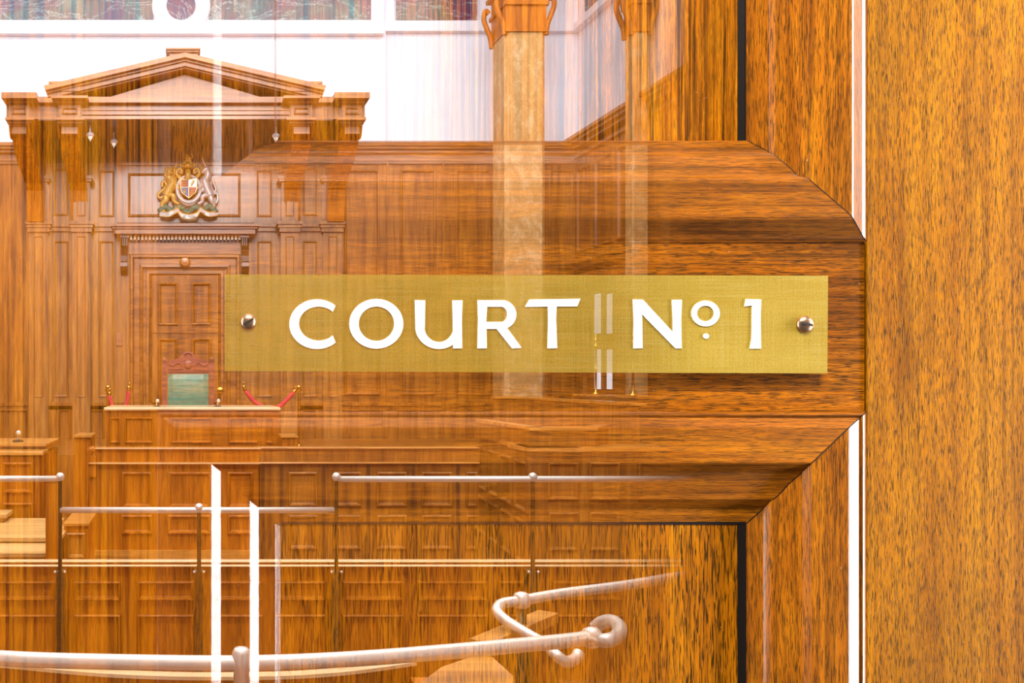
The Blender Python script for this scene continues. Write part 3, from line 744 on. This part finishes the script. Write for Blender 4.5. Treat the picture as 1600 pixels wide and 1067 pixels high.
# box on the dais edge
Y5 = 9.6
sb = thing('side_pedestal', (W(128, 0, Y5)[0], Y5, 0), 'narrow oak pedestal between the low desk and the top bench', 'pedestal')
m = MB(); m.bpx(116, 141, 683, 740, Y5, Y5+.5); q = W(116, 0, Y5)[0]; q2 = W(141, 0, Y5)[0]
m.v = []; m.f = []; m.m = []; m.box(q, q2, Y5, Y5+.5, 0, W(0, 683, Y5)[2]); m.build('body', M_CO, sb)
m = MB(); m.bpx(114, 143, 680.5, 683.5, Y5-.03, Y5+.55); m.build('top', M_COH, sb)
sb2 = thing('side_pedestal', (W(450, 0, Y5)[0], Y5, 0), 'narrow oak pedestal right of the top bench below the brass stanchion', 'pedestal')
q = W(441, 0, Y5)[0]; q2 = W(464, 0, Y5)[0]
m = MB(); m.box(q, q2, Y5, Y5+.32, 0, W(0, 683, Y5)[2]); m.build('body', M_CO, sb2)
m = MB(); m.bpx(439, 466, 680.5, 683.5, Y5-.03, Y5+.34); m.build('top', M_COH, sb2)
# pale steps
Yw = 5.75
st = thing('wooden_steps', (W(0, 0, Yw)[0], Yw, 0), 'pale bare wood steps at the far left behind the rail', 'steps')
zl = 0
for k, (yt, Y0, xr) in enumerate(((863, Yw, 76), (839, 6.1, 76), (803, 6.72, 13))):
    m = MB(); zt_ = W(0, yt, Y0)[2]; X = W(xr-(2 if k else 0), 0, Y0)[0]
    m.box(-2.6, X-.03, Y0+.02, 6.93, zl, zt_-.025); m.box(-2.6, X, Y0-.02, 6.95, zt_-.03, zt_); zl = zt_
    m.build('step', M_PALE, st, bevel=.004)
pq = thing('newel_post', (W(82, 0, 5.6)[0], 5.6, 0), 'plain square oak post between the pale steps and the bronze rail post', 'post')
m = MB(); q, q2 = W(71, 0, 5.6)[0], W(93, 0, 5.6)[0]; m.box(q, q2, 5.6, 5.68, 0, W(0, 752, 5.6)[2]); m.build('shaft', M_CO, pq, bevel=.004)
m = MB(); m.box(q-.01, q2+.01, 5.59, 5.69, W(0, 752, 5.6)[2], W(0, 749, 5.6)[2]); m.build('cap', M_COH, pq, bevel=.003)
# low cupboard by the steps
Yq = 6.6
cu = thing('low_cupboard', (W(117, 0, Yq)[0], Yq, 0), 'low oak cupboard right of the pale steps behind the rail post', 'cupboard')
q, q2 = W(100, 0, Yq)[0], W(137, 0, Yq)[0]
m = MB(); m.box(q, q2, Yq, Yq+.5, 0, W(0, 822, Yq)[2]); m.build('body', M_CO, cu)
m = MB(); m.bpx(98.5, 139, 818, 822, Yq-.02, Yq+.52); m.build('top', M_COH, cu)
m = MB(); px_panel(m, 104, 134, 832, 872, Yq, 6, .02); m.build('door', M_CV, cu)

# ------------------------------------------------------------------ benches at the right
def path_wall(mb, pts, z0, z1, t):                       # an upright board following a plan polyline
    for (a, b) in zip(pts, pts[1:]):
        A, B = Vector((*a, 0)), Vector((*b, 0)); n = Vector((B.y-A.y, A.x-B.x, 0)).normalized()*t
        mb.prism([(A.x, A.y, z0), (B.x, B.y, z0), (B.x, B.y, z1), (A.x, A.y, z1)], [(A.x-n.x, A.y-n.y, z0), (B.x-n.x, B.y-n.y, z0), (B.x-n.x, B.y-n.y, z1), (A.x-n.x, A.y-n.y, z1)])
def xy(px, Y): return ((px-CX)*Y/F, Y)
ab = thing('angled_bench', (3, 7.6, 0), 'oak bench with angled corner at the right below the stone column', 'bench')
pl = [xy(746, 9.3), xy(826, 7.4), xy(1180, 7.4)]
m = MB(); path_wall(m, pl, 0, 1.075, .08); m.build('front', M_CV, ab)
m = MB(); path_wall(m, [xy(745, 9.35), xy(824, 7.36), xy(1180, 7.36)], 1.07, 1.10, .45); m.build('bench_top', M_COH, ab)
m = MB(); path_wall(m, [xy(743, 9.1), xy(828, 7.55), xy(930, 7.55), xy(950, 7.95)], 1.08, 1.235, .06); m.build('upstand', M_CV, ab)
m = MB(); path_wall(m, [xy(743, 9.06), xy(828, 7.5), xy(934, 7.5), xy(954, 7.95)], 1.235, 1.262, .12); m.build('ledge', M_COH, ab)
for k in range(4):
    A, B = Vector((*pl[0], 0)), Vector((*pl[1], 0)); d = (B-A).normalized(); n = Vector((d.y, -d.x, 0)); L = (B-A).length
    ff = lambda u, v, h: tuple(A+d*u+n*h+Vector((0, 0, v)))
    for z0, z1 in ((.55, .98), (.1, .48)):
        m = MB(); m.panel(ff, .08+k*L/4, .08+(k+.82)*L/4, z0, z1, .045, .02); m.build('panel', M_CV, ab)
bench_front(ab, 7.4, ((855, 903), (919, 967), (996, 1050)), ((722, 781), (800, 860)), M_CV)
jp = thing('jury_partition', (3.6, 9.5, 0), 'low oak partition crossing in front of the wide stone column', 'partition')
m = MB(); path_wall(m, [xy(774, 11.1), xy(810, 11.1), xy(985, 8.0)], 0, 1.43, .08); m.build('boarding', M_CV, jp)
m = MB(); path_wall(m, [xy(773, 11.05), xy(810, 11.05), xy(986, 7.95)], 1.43, 1.455, .14); m.build('capping', M_COH, jp)
j2 = thing('jury_partition', (5, 10.5, 0), 'low oak partition carrying a brass rail near the glazed side door', 'partition')
m = MB(); path_wall(m, [xy(896, 11.9), xy(1100, 8.6)], 0, 1.455, .08); m.build('boarding', M_CD, j2)
m = MB(); path_wall(m, [xy(895, 11.85), xy(1100, 8.55)], 1.455, 1.48, .14); m.build('capping', M_COH, j2)
# brass rail on it
br = thing('brass_barrier', (*xy(936, 11.15), 1.48), 'thin brass post and bar rail before the glazed side door', 'barrier')
pp = []
for px, Y, top in ((935, 11.17, 519), (994, 10.1, 519)):
    x, yy = xy(px, Y); yy += .07; zt_ = 1.48+.73
    m = MB(); m.lathe((x, yy, 1.48), [(.05, 0), (.05, .012), (.022, .03), (.013, .05), (.013, .3), (.02, .31), (.013, .32), (.013, .58), (.035, .59), (.035, .62), (.013, .63), (.03, .67), (.03, .69), (.012, .72), (.018, .74), (.001, .76)], 14)
    m.build('post', M_BRASS, br, smooth=True); pp.append((x, yy, 1.48+.6))
m = MB(); e = Vector(pp[0])+(Vector(pp[1])-Vector(pp[0]))*2.2; m.tube([pp[0], pp[1], tuple(e)], .012, 10); m.build('bar', M_BRASS, br)

# ------------------------------------------------------------------ gallery front with nickel rails
Yg = 4.95
gf = thing('gallery_partition', (1, Yg, 0), 'panelled oak gallery front crossing the room below the nickel rails', 'partition')
m = MB(); a, b_ = W(-500, 0, Yg)[0], W(1250, 0, Yg)[0]; m.box(a, b_, Yg, Yg+.04, 0, W(0, 879, Yg)[2]); m.build('boarding', M_CO, gf)
m = MB(); m.bpx(-500, 1250, 883.5, 886, Yg-.035, Yg+.01); m.build('lower_capping', M_EDGEHI, gf, bevel=.004)
m = MB(); m.bpx(-500, 1250, 876.5, 879, Yg-.01, Yg+.045); m.build('upper_capping', M_EDGEHI, gf, bevel=.004)
bench_front(gf, Yg, ((-80, 88), (116, 189), (215, 303), (335, 410), (430, 508), (534, 629), (651, 760), (778, 822), (862, 972), (1000, 1090)), ((907, 937), (959, 1075)), M_CO)
Yn = 4.82
def nrail(label, posts, rails):
    o = thing('nickel_rail', (*xy(posts[0][0], Yn), 0), label, 'handrail', 'nickel rails above the gallery front')
    for px, top in posts:
        x, yy, zt_ = W(px, top, Yn); zb_ = W(0, 893, Yn)[2]
        m = MB(); m.lathe((x, yy, 0), [(.011, zb_-.02), (.011, zt_)], 12)
        m.box(x-.021, x+.021, yy-.008, yy+.075, 0, zb_)
        p = m.build('post', M_BRONZE, o)
        m = MB(); m.ball((x, yy, zt_), .024); m.build('ball_cap', M_STEEL, p, smooth=True)
        for s in (-1, 1):
            m = MB(); m.ball((x+s*.026, yy-.01, zb_), .008, 8); m.build('bolt', M_STEEL, p)
    for x0, x1, yy in rails:
        m = MB(); m.tube([W(x0, yy, Yn), W((x0+x1)/2, yy, Yn), W(x1, yy, Yn)], .0165, 14); m.build('rail', M_STEEL, o, smooth=True)
nrail('nickel rail on three bronze posts, lower length between the left and middle posts', ((94, 745), (311, 793)), ((-300, 94, 748), (94, 522, 797)))
nrail('nickel rail on two bronze posts from the middle towards the right', ((525.5, 745), (832.5, 745)), ((528, 1180, 748.5),))

# ------------------------------------------------------------------ curved front rail and box front
fr = thing('curved_handrail', (*xy(377, 2.42), 0), 'thick curved nickel handrail nearest the door, ending in a loop', 'handrail')
Z1 = EYE-437*2.42/F
def on(px, py): Yy = (EYE-Z1)*F/(py-CY); return W(px, py, Yy)
P = spline([on(-160, 1012), on(0, 1028), on(180, 1034), on(377, 1036), on(540, 1030), on(700, 1018), on(865, 1003), on(925, 996)], 8)
m = MB(); m.tube(P, .021, 16); m.build('rail', M_STEEL, fr, smooth=True)
e = P[-1]
m = MB(); Q = spline([tuple(e), W(945, 1001, 2.52), W(963, 995, 2.56), W(969, 982, 2.62), W(958, 971, 2.68), W(942, 972, 2.72), W(930, 981, 2.74)], 8); m.tube(Q, .02, 16); m.build('loop', M_STEEL, fr, smooth=True)
def collar(mb, c, d, r=.03):
    d = Vector(d).normalized(); c = Vector(c); mb.tube([c-d*.022, c-d*.014, c, c+d*.014, c+d*.022], [.021, r*.93, r, r*.93, .021], 18)
m = MB(); collar(m, e, P[-1]-P[-2], .032); m.build('collar', M_STEEL, fr, smooth=True)
c = on(377, 1036)
m = MB(); m.lathe((c[0], c[1]-.004, 0), [(.021, 0), (.021, c[2]-.02), (.025, c[2]-.01), (.025, c[2]+.03), (.018, c[2]+.042), (.001, c[2]+.045)], 18); m.build('post', M_STEEL, fr, smooth=True)
f2 = thing('bent_handrail', (*xy(900, 3.0), 0), 'slimmer nickel handrail with sharp bend passing behind the looped one', 'handrail')
P2 = spline([W(1160, 882, 3.35), W(1000, 911, 3.15), W(880, 927, 3.05), W(815, 938, 3.0), W(785, 943, 2.98), W(777, 954, 2.94), W(790, 969, 2.9), W(825, 991, 2.84), W(853, 1007, 2.8), W(870, 1024, 2.74), W(885, 1034, 2.74), W(899, 1029, 2.78), W(904, 1020, 2.8)], 7)
m = MB(); m.tube(P2, .0175, 14); m.build('rail', M_STEEL, f2, smooth=True)
m = MB(); collar(m, P2[21], P2[22]-P2[20], .03); m.build('collar', M_STEEL, f2, smooth=True)
m = MB(); q = P2[21]; m.lathe((q.x, q.y, 0), [(.016, 0), (.016, q.z)], 12); m.build('post', M_BRONZE, f2, smooth=True)
# box front that the curved rail stands before
bx = thing('curved_box_front', (*xy(300, 2.6), 0), 'curved oak front with thin capping painted bright as a highlight just below the curved handrail', 'partition')
Z2 = EYE-467*2.5/F
def on2(px, py): Yy = (EYE-Z2)*F/(py-CY); return (W(px, py, Yy)[0], Yy)
cv = [on2(-120, 1030)]+[on2(*q) for q in ((8, 1042), (90, 1050), (180, 1057), (300, 1061), (430, 1060), (520, 1055), (590, 1047), (650, 1038))]
cv = [(v.x, v.y) for v in spline([(*q, 0) for q in cv], 4)]
m = MB(); path_wall(m, cv, 0, Z2, .03); m.build('boarding', M_CO, bx)
m = MB(); path_wall(m, [(x, y-.01) for x, y in cv], Z2, Z2+.01, .04); m.build('capping', M_EDGEHI, bx)
# seat boards at the lower right
sb_ = thing('wooden_bench', (*xy(700, 2.9), 0), 'pale wooden seat board under the handrails at the bottom', 'bench')
A = [W(px, py, Yy) for px, py, Yy in ((640, 1085, 2.4), (802, 1085, 2.4), (802, 1056, 2.52), (768, 1036, 2.7), (738, 1040, 2.7), (690, 1056, 2.6))]
zz = A[2][2]
m = MB(); m.prism([(p[0], p[1], zz) for p in A], [(p[0], p[1], zz-.03) for p in A]); m.build('seat_board', M_COH, sb_)
m = MB(); m.box(A[0][0]+.05, A[2][0]-.02, 2.5, 2.6, 0, zz-.03); m.build('support', M_CO, sb_)
s2 = thing('sloping_rail', (*xy(800, 3.0), 0), 'sloping oak capping rising behind the bent handrail', 'rail')
A, B = Vector(W(750, 1010, 2.75)), Vector(W(857, 963, 3.2))
for nm, r, mat in (('rail_board', .022, M_COH),):
    m = MB(); d = (B-A).normalized(); up = Vector((0, 0, .018)); sd_ = d.cross(Vector((0, 0, 1))).normalized()*.035
    m.prism([A+sd_+up, A-sd_+up, A-sd_-up, A+sd_-up], [B+sd_+up, B-sd_+up, B-sd_-up, B+sd_-up]); m.build(nm, mat, s2)
m = MB(); q = W(853, 970, 3.17); m.box(q[0]-.03, q[0]+.03, 3.15, 3.21, 0, q[2]); m.build('support', M_CO, s2); m = MB(); q = W(756, 1012, 2.78); m.box(q[0]-.03, q[0]+.03, 2.75, 2.81, 0, q[2]-.02); m.build('support', M_CO, s2)

# ================================================================== the oak door in front
KX = DOOR_Y/F
dr = thing('door_1', (0, DOOR_Y, 0), 'close oak door, half see-through at its left, carrying the brass plate', 'door', kind='structure')
fd = lambda u, v, h: ((u-CX)*KX, DOOR_Y-h, EYE-(v-CY)*KX)           # u, v in photo pixels on the door's face, h towards the viewer
ZB, ZT = 4400, -1400                                                # rows where the panels end, out of frame
def slab(mb, u0, u1, v0, v1, h, nu=1, t=.04, sides='lrtb'):
    mb.quad(fd(u0, v1, h), fd(u1, v1, h), fd(u1, v0, h), fd(u0, v0, h))
    if 'r' in sides: mb.quad(fd(u1, v1, h), fd(u1, v1, h-t), fd(u1, v0, h-t), fd(u1, v0, h))
    if 'l' in sides: mb.quad(fd(u0, v0, h), fd(u0, v0, h-t), fd(u0, v1, h-t), fd(u0, v1, h))
    if 't' in sides: mb.quad(fd(u0, v0, h), fd(u1, v0, h), fd(u1, v0, h-t), fd(u0, v0, h-t))
    if 'b' in sides: mb.quad(fd(u0, v1, h-t), fd(u1, v1, h-t), fd(u1, v1, h), fd(u0, v1, h))
vtop, vbot = CY-(2.42-EYE)/KX, CY+(EYE-.01)/KX
m = MB(); slab(m, 1355.5, 1730, vtop, vbot, 0, sides='lr'); m.quad(fd(1355.5, vbot, -.04), fd(1355.5, vtop, -.04), fd(1730, vtop, -.04), fd(1730, vbot, -.04)); m.build('stile', M_DV, dr)
m = MB(); slab(m, -130, 245, vtop, vbot, 0, sides='l'); m.build('stile', M_DS, dr)
m = MB(); slab(m, 245, 1352.5, 377, 643, -.001, sides=''); m.quad(fd(1352.5, 643, -.001), fd(1352.5, 643, -.02), fd(1352.5, 377, -.02), fd(1352.5, 377, -.001))
m.quad(fd(1352.5, 700, -.012), fd(1358, 700, -.012), fd(1358, 300, -.012), fd(1352.5, 300, -.012)); m.build('lock_rail', M_DH, dr)
m = MB()
for u0, u1 in ((1745, 2600), (-1100, -145)): slab(m, u0, u1, vtop-400, vbot, .004, sides='lr', t=.05)
slab(m, -145, 1745, vtop-400, vtop-12, .004, sides='b', t=.05); m.build('door_casing', M_DV, dr)
m = MB(); slab(m, 245, 1355, vtop, ZT, 0, sides=''); m.build('top_rail', M_DH, dr)
m = MB(); slab(m, 245, 1355, ZB, vbot, 0, sides=''); m.build('bottom_rail', M_DH, dr)
mm_ = .001
# moulding sections: distance from the outer edge along the left, right and level members (photo pixels on the door face), height in mm
LOW = [(0, 0, 0, 0), (.6, .6, .6, 2.0), (2.5, 2.5, 2.5, 3.4), (5, 5, 5, 3.8), (7.5, 7.5, 7.5, 3.2), (8.5, 9, 8.5, 2.6), (10, 10, 9.5, 2.9), (26, 26, 23, 5.5), (28, 28, 25, 5.8), (80, 82, 76, 5.9), (83, 85, 79, 5.7), (85, 86.5, 80.5, 5.2),
       (100, 100, 94, .6), (103, 103, 97, .3), (120, 120, 112, -.6), (136, 138, 132, -2.0), (143, 146, 138, -2.3), (146, 149, 140, -2.9), (161, 161, 154, -7.3), (164, 164, 157, -7.5), (184, 184, 175, -7.7), (187, 187, 177.5, -7.8), (188.5, 188, 178.5, -8.2), (196, 190, 184, -10.4), (197, 190.5, 185, -12)]
UPP = [(0, 0, 0, 0), (2, 2, 3, 1.0), (6, 6, 8, 1.8), (20, 20, 31, 7.4), (22, 22, 34, 7.8), (26, 25, 38, 7.9), (84, 86, 90, 7.4), (86, 88, 93, 7.0), (88, 90, 95.5, 6.3), (101, 107, 101, 2.6), (105, 110, 104, 2.0), (112, 115, 110, 1.4), (126, 128, 122, .2), (138, 138, 131, -1.2), (143, 142, 135, -1.9), (149, 151, 141, -4.2), (150, 152, 142, -4.9), (153, 154, 144, -5.2),
       (160, 160, 148, -5.5), (184, 184, 160, -5.9), (187, 187, 161, -6.2), (188.5, 188, 162, -7), (189, 189, 163, -12)]
ueff = lambda u, h: CX+(u-CX)*(1-h/DOOR_Y)                   # where on the face plane a point at height h stands over u as measured on the photo
def moulding(prof, v_top, v_bot, order):
    fdn = lambda u, v, h: fd(u, -v, h)
    U0, U1, V0, V1 = 245, 1353.5, -v_bot, -v_top
    for sd in order:
        m = MB()
        def pt(q, end):
            al, ar, b, h = q; h *= .001
            u0, u1, v0, v1 = U0+al, ueff(U1-ar, h), V0+b, V1-b
            if sd == 'b': return fdn(u0 if end == 0 else u1, v0, h)
            if sd == 't': return fdn(u1 if end == 0 else u0, v1, h)
            if sd == 'r': return fdn(u1, v0 if end == 0 else v1, h)
            return fdn(u0, v1 if end == 0 else v0, h)
        for p, q in zip(prof, prof[1:]): m.quad(pt(p, 0), pt(p, 1), pt(q, 1), pt(q, 0))
        m.build('moulding', M_MV if sd in 'lr' else M_MH, dr)
moulding(LOW, 643, ZB, 'tblr'); moulding(UPP, ZT, 377, 'btlr')
M_GAPSHADE = NT('gap_shade'); M_GAPSHADE.b.inputs['Base Color'].default_value = srgb(22, 13, 8); M_GAPSHADE.b.inputs['Roughness'].default_value = .4; M_GAPSHADE.ghost(DOOR_OP); M_GAPSHADE = M_GAPSHADE.mat  # shade of the door's gaps, painted as a glossy black
def groove_shade(u0, u1, v0, v1, h):                              # black strip painting the shade in the gap beside a panel
    m = MB(); m.quad(fd(u0, v1, h), fd(u1, v1, h), fd(u1, v0, h), fd(u0, v0, h)); m.build('groove_shade', M_GAPSHADE, dr)
def seam(prof, v, sv, wd):                                 # mitre joint, its dark gap painted as a raised sliver
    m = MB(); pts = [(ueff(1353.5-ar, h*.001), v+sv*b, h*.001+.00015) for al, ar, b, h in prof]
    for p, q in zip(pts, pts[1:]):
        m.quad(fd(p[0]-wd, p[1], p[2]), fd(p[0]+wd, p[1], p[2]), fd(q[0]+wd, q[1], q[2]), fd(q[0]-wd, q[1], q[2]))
    m.build('mitre_joint', M_GAPSHADE, dr)
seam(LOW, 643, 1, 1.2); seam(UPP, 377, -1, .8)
hp, hg = -.0078, -.0074
groove_shade(ueff(1152.5, hg), ueff(1166, hg), 822, ZB, hg); groove_shade(441, ueff(1166, hg), 818, 822.6, hg); groove_shade(ueff(1152.5, hg), ueff(1166, hg), ZT, 219, hg)
m = MB(); slab(m, 438, ueff(1156, hp), 822, ZB-183, hp, t=.006); m.build('panel', M_PV, dr)
m = MB(); slab(m, 432, ueff(1156, hp), ZT+163, 217, hp, t=.006); m.build('panel', M_DS, dr)

# ------------------------------------------------------------------ brass nameplate
H0, HP = .0005, .0045
np_ = thing('brass_nameplate', (0, DOOR_Y, 0), 'engraved brass plate in white letters screwed to the oak door', 'nameplate')
m = MB(); pc = [(351, 580), (1284.5, 583.5), (1285.5, 432), (351, 430)]
F_ = [fd(u, v, HP) for u, v in pc]; m.poly(F_)
m.build('plate', M_PLATE, np_)
m = MB(); B_ = [fd(u, v, H0) for u, v in pc]
G_ = [fd(u, v, HP) for u, v in ((351.0, 580), (1284.5, 583.5), (1285.5, 432), (351, 430))]
for i in range(4): j = (i+1) % 4; m.quad(B_[i], B_[j], G_[j], G_[i])
m.build('plate_edge', M_PLATE, np_)
# lettering
m = MB(); nst = [0]
def done(name='letter'):
    global m
    m.build(name, M_ENAM, np_); m = MB(); nst[0] = 0
def solid(pts, step=1):                                            # pts clockwise on the photo or not: both caps are closed
    HL = HP+.0005+.00003*nst[0]; nst[0] += step
    A = [fd(u, v, HL) for u, v in pts]; Bk = [fd(u, v, HP-.0004) for u, v in pts]
    ar = sum(pts[i][0]*pts[(i+1) % len(pts)][1]-pts[(i+1) % len(pts)][0]*pts[i][1] for i in range(len(pts)))
    if ar > 0: A.reverse(); Bk.reverse()
    m.prism(A, Bk)
def strip(out, inn):
    for i in range(len(out)-1): solid([out[i], out[i+1], inn[i+1], inn[i]], 0)
    nst[0] += 1
def ell(cx, cy, rx, ry, a0, a1, n=36): return [(cx+rx*math.cos(math.radians(a0+(a1-a0)*i/n)), cy+ry*math.sin(math.radians(a0+(a1-a0)*i/n))) for i in range(n+1)]
o1 = ell(493.5, 507.2, 42.8, 38.5, -48, -312); i1 = ell(496, 506.3, 30.5, 26.3, -44, -316); strip(o1, i1); done()          # C
strip(ell(585.3, 506.6, 41.8, 38.6, 0, 360), ell(585.5, 506.5, 27.6, 26.6, 0, 360))                                 # O
solid([(645, 470), (661, 470.3), (660.3, 512), (646, 512)])                                                         # U
strip(ell(682.3, 511.5, 36.4, 34.2, 180, 47, 24), ell(682.3, 511.5, 22.6, 23.3, 180, 4, 24))
solid([(703, 470.5), (718.7, 470.3), (717.6, 500), (718.2, 544.6), (704.3, 544.8), (703.8, 500)])
done()
solid([(742, 470), (757.5, 470), (755.6, 500), (756.3, 544.6), (742, 544.8), (743, 500)])                           # R
solid([(752, 470), (782, 470), (782, 480.3), (752, 480.3)]); solid([(752, 503.7), (779, 503.7), (779, 514.6), (752, 514.6)])
strip(ell(779.5, 492.3, 22.4, 22.4, -90, 90, 20), ell(778, 492, 10.2, 11.8, -90, 90, 20))
solid([(770.5, 513), (785.5, 510), (810, 543.8), (795.5, 544.8)])
done()
solid([(822.3, 469), (901.3, 467.9), (896.3, 479.6), (815.8, 480.4)]); solid([(851, 479), (864.3, 479), (863.6, 500), (865.2, 544.4), (850.6, 544.8), (851.6, 500)])  # T
done()
solid([(982.5, 468.8), (997, 469.2), (996.6, 490), (997.6, 544.4), (983.6, 544.8), (984, 500)])                     # N
solid([(990, 469), (998, 469.2), (1048, 523.5), (1054, 544.6), (1048.6, 544.8), (994, 489)])
solid([(1043, 469.6), (1058.4, 469.4), (1057, 500), (1058, 544.6), (1050, 544.8), (1044.6, 530), (1044.5, 500)])
done()
strip(ell(1095.2, 490.7, 21.9, 20, 0, 360), ell(1095, 490.6, 13.2, 12, 0, 360)); done(); solid(ell(1096, 525.8, 4.4, 4.2, 0, 350, 18))    # o.
done('letter_dot')
solid([(1157.4, 468.2), (1181.2, 469), (1180.2, 500), (1181, 545), (1163.8, 545), (1166.5, 530), (1167.2, 478.2), (1155.4, 479.6)])  # 1
done()
for px, py, r, ang in ((387, 503.5, 12.4, 28), (1249.3, 507.5, 13.2, -14)):
    c = fd(px, py, HP); R = r*KX
    m = MB(); m.lathe(c, [(R, 0), (R*.97, .0008), (R*.8, .0017), (R*.5, .0024), (R*.2, .0027), (R*.01, .0028)], 32, axis='y'); sc_ = m.build('screw', M_SCREW, np_, smooth=True)
    m = MB(); t = math.radians(ang); d = Vector((math.cos(t), 0, math.sin(t))); n = Vector((-d.z, 0, d.x))*R*.13; q = Vector(c)
    A = [q-d*R*.93+n+Vector((0, -.0008, 0)), q+d*R*.93+n+Vector((0, -.0008, 0)), q+d*R*.93-n+Vector((0, -.0008, 0)), q-d*R*.93-n+Vector((0, -.0008, 0))]
    mid = Vector((0, -.0029, 0))
    A2 = [q-d*R*.55+n+mid, q+d*R*.55+n+mid, q+d*R*.55-n+mid, q-d*R*.55-n+mid]
    m.poly([A2[3], A2[2], A2[1], A2[0]]); m.quad(A[0], A2[0], A2[3], A[3]); m.quad(A2[1], A[1], A[2], A2[2]); m.quad(A[1], A2[1], A2[0], A[0]); m.quad(A[3], A2[3], A2[2], A[2])
    m.build('screw_slot', M_SLOT, sc_)
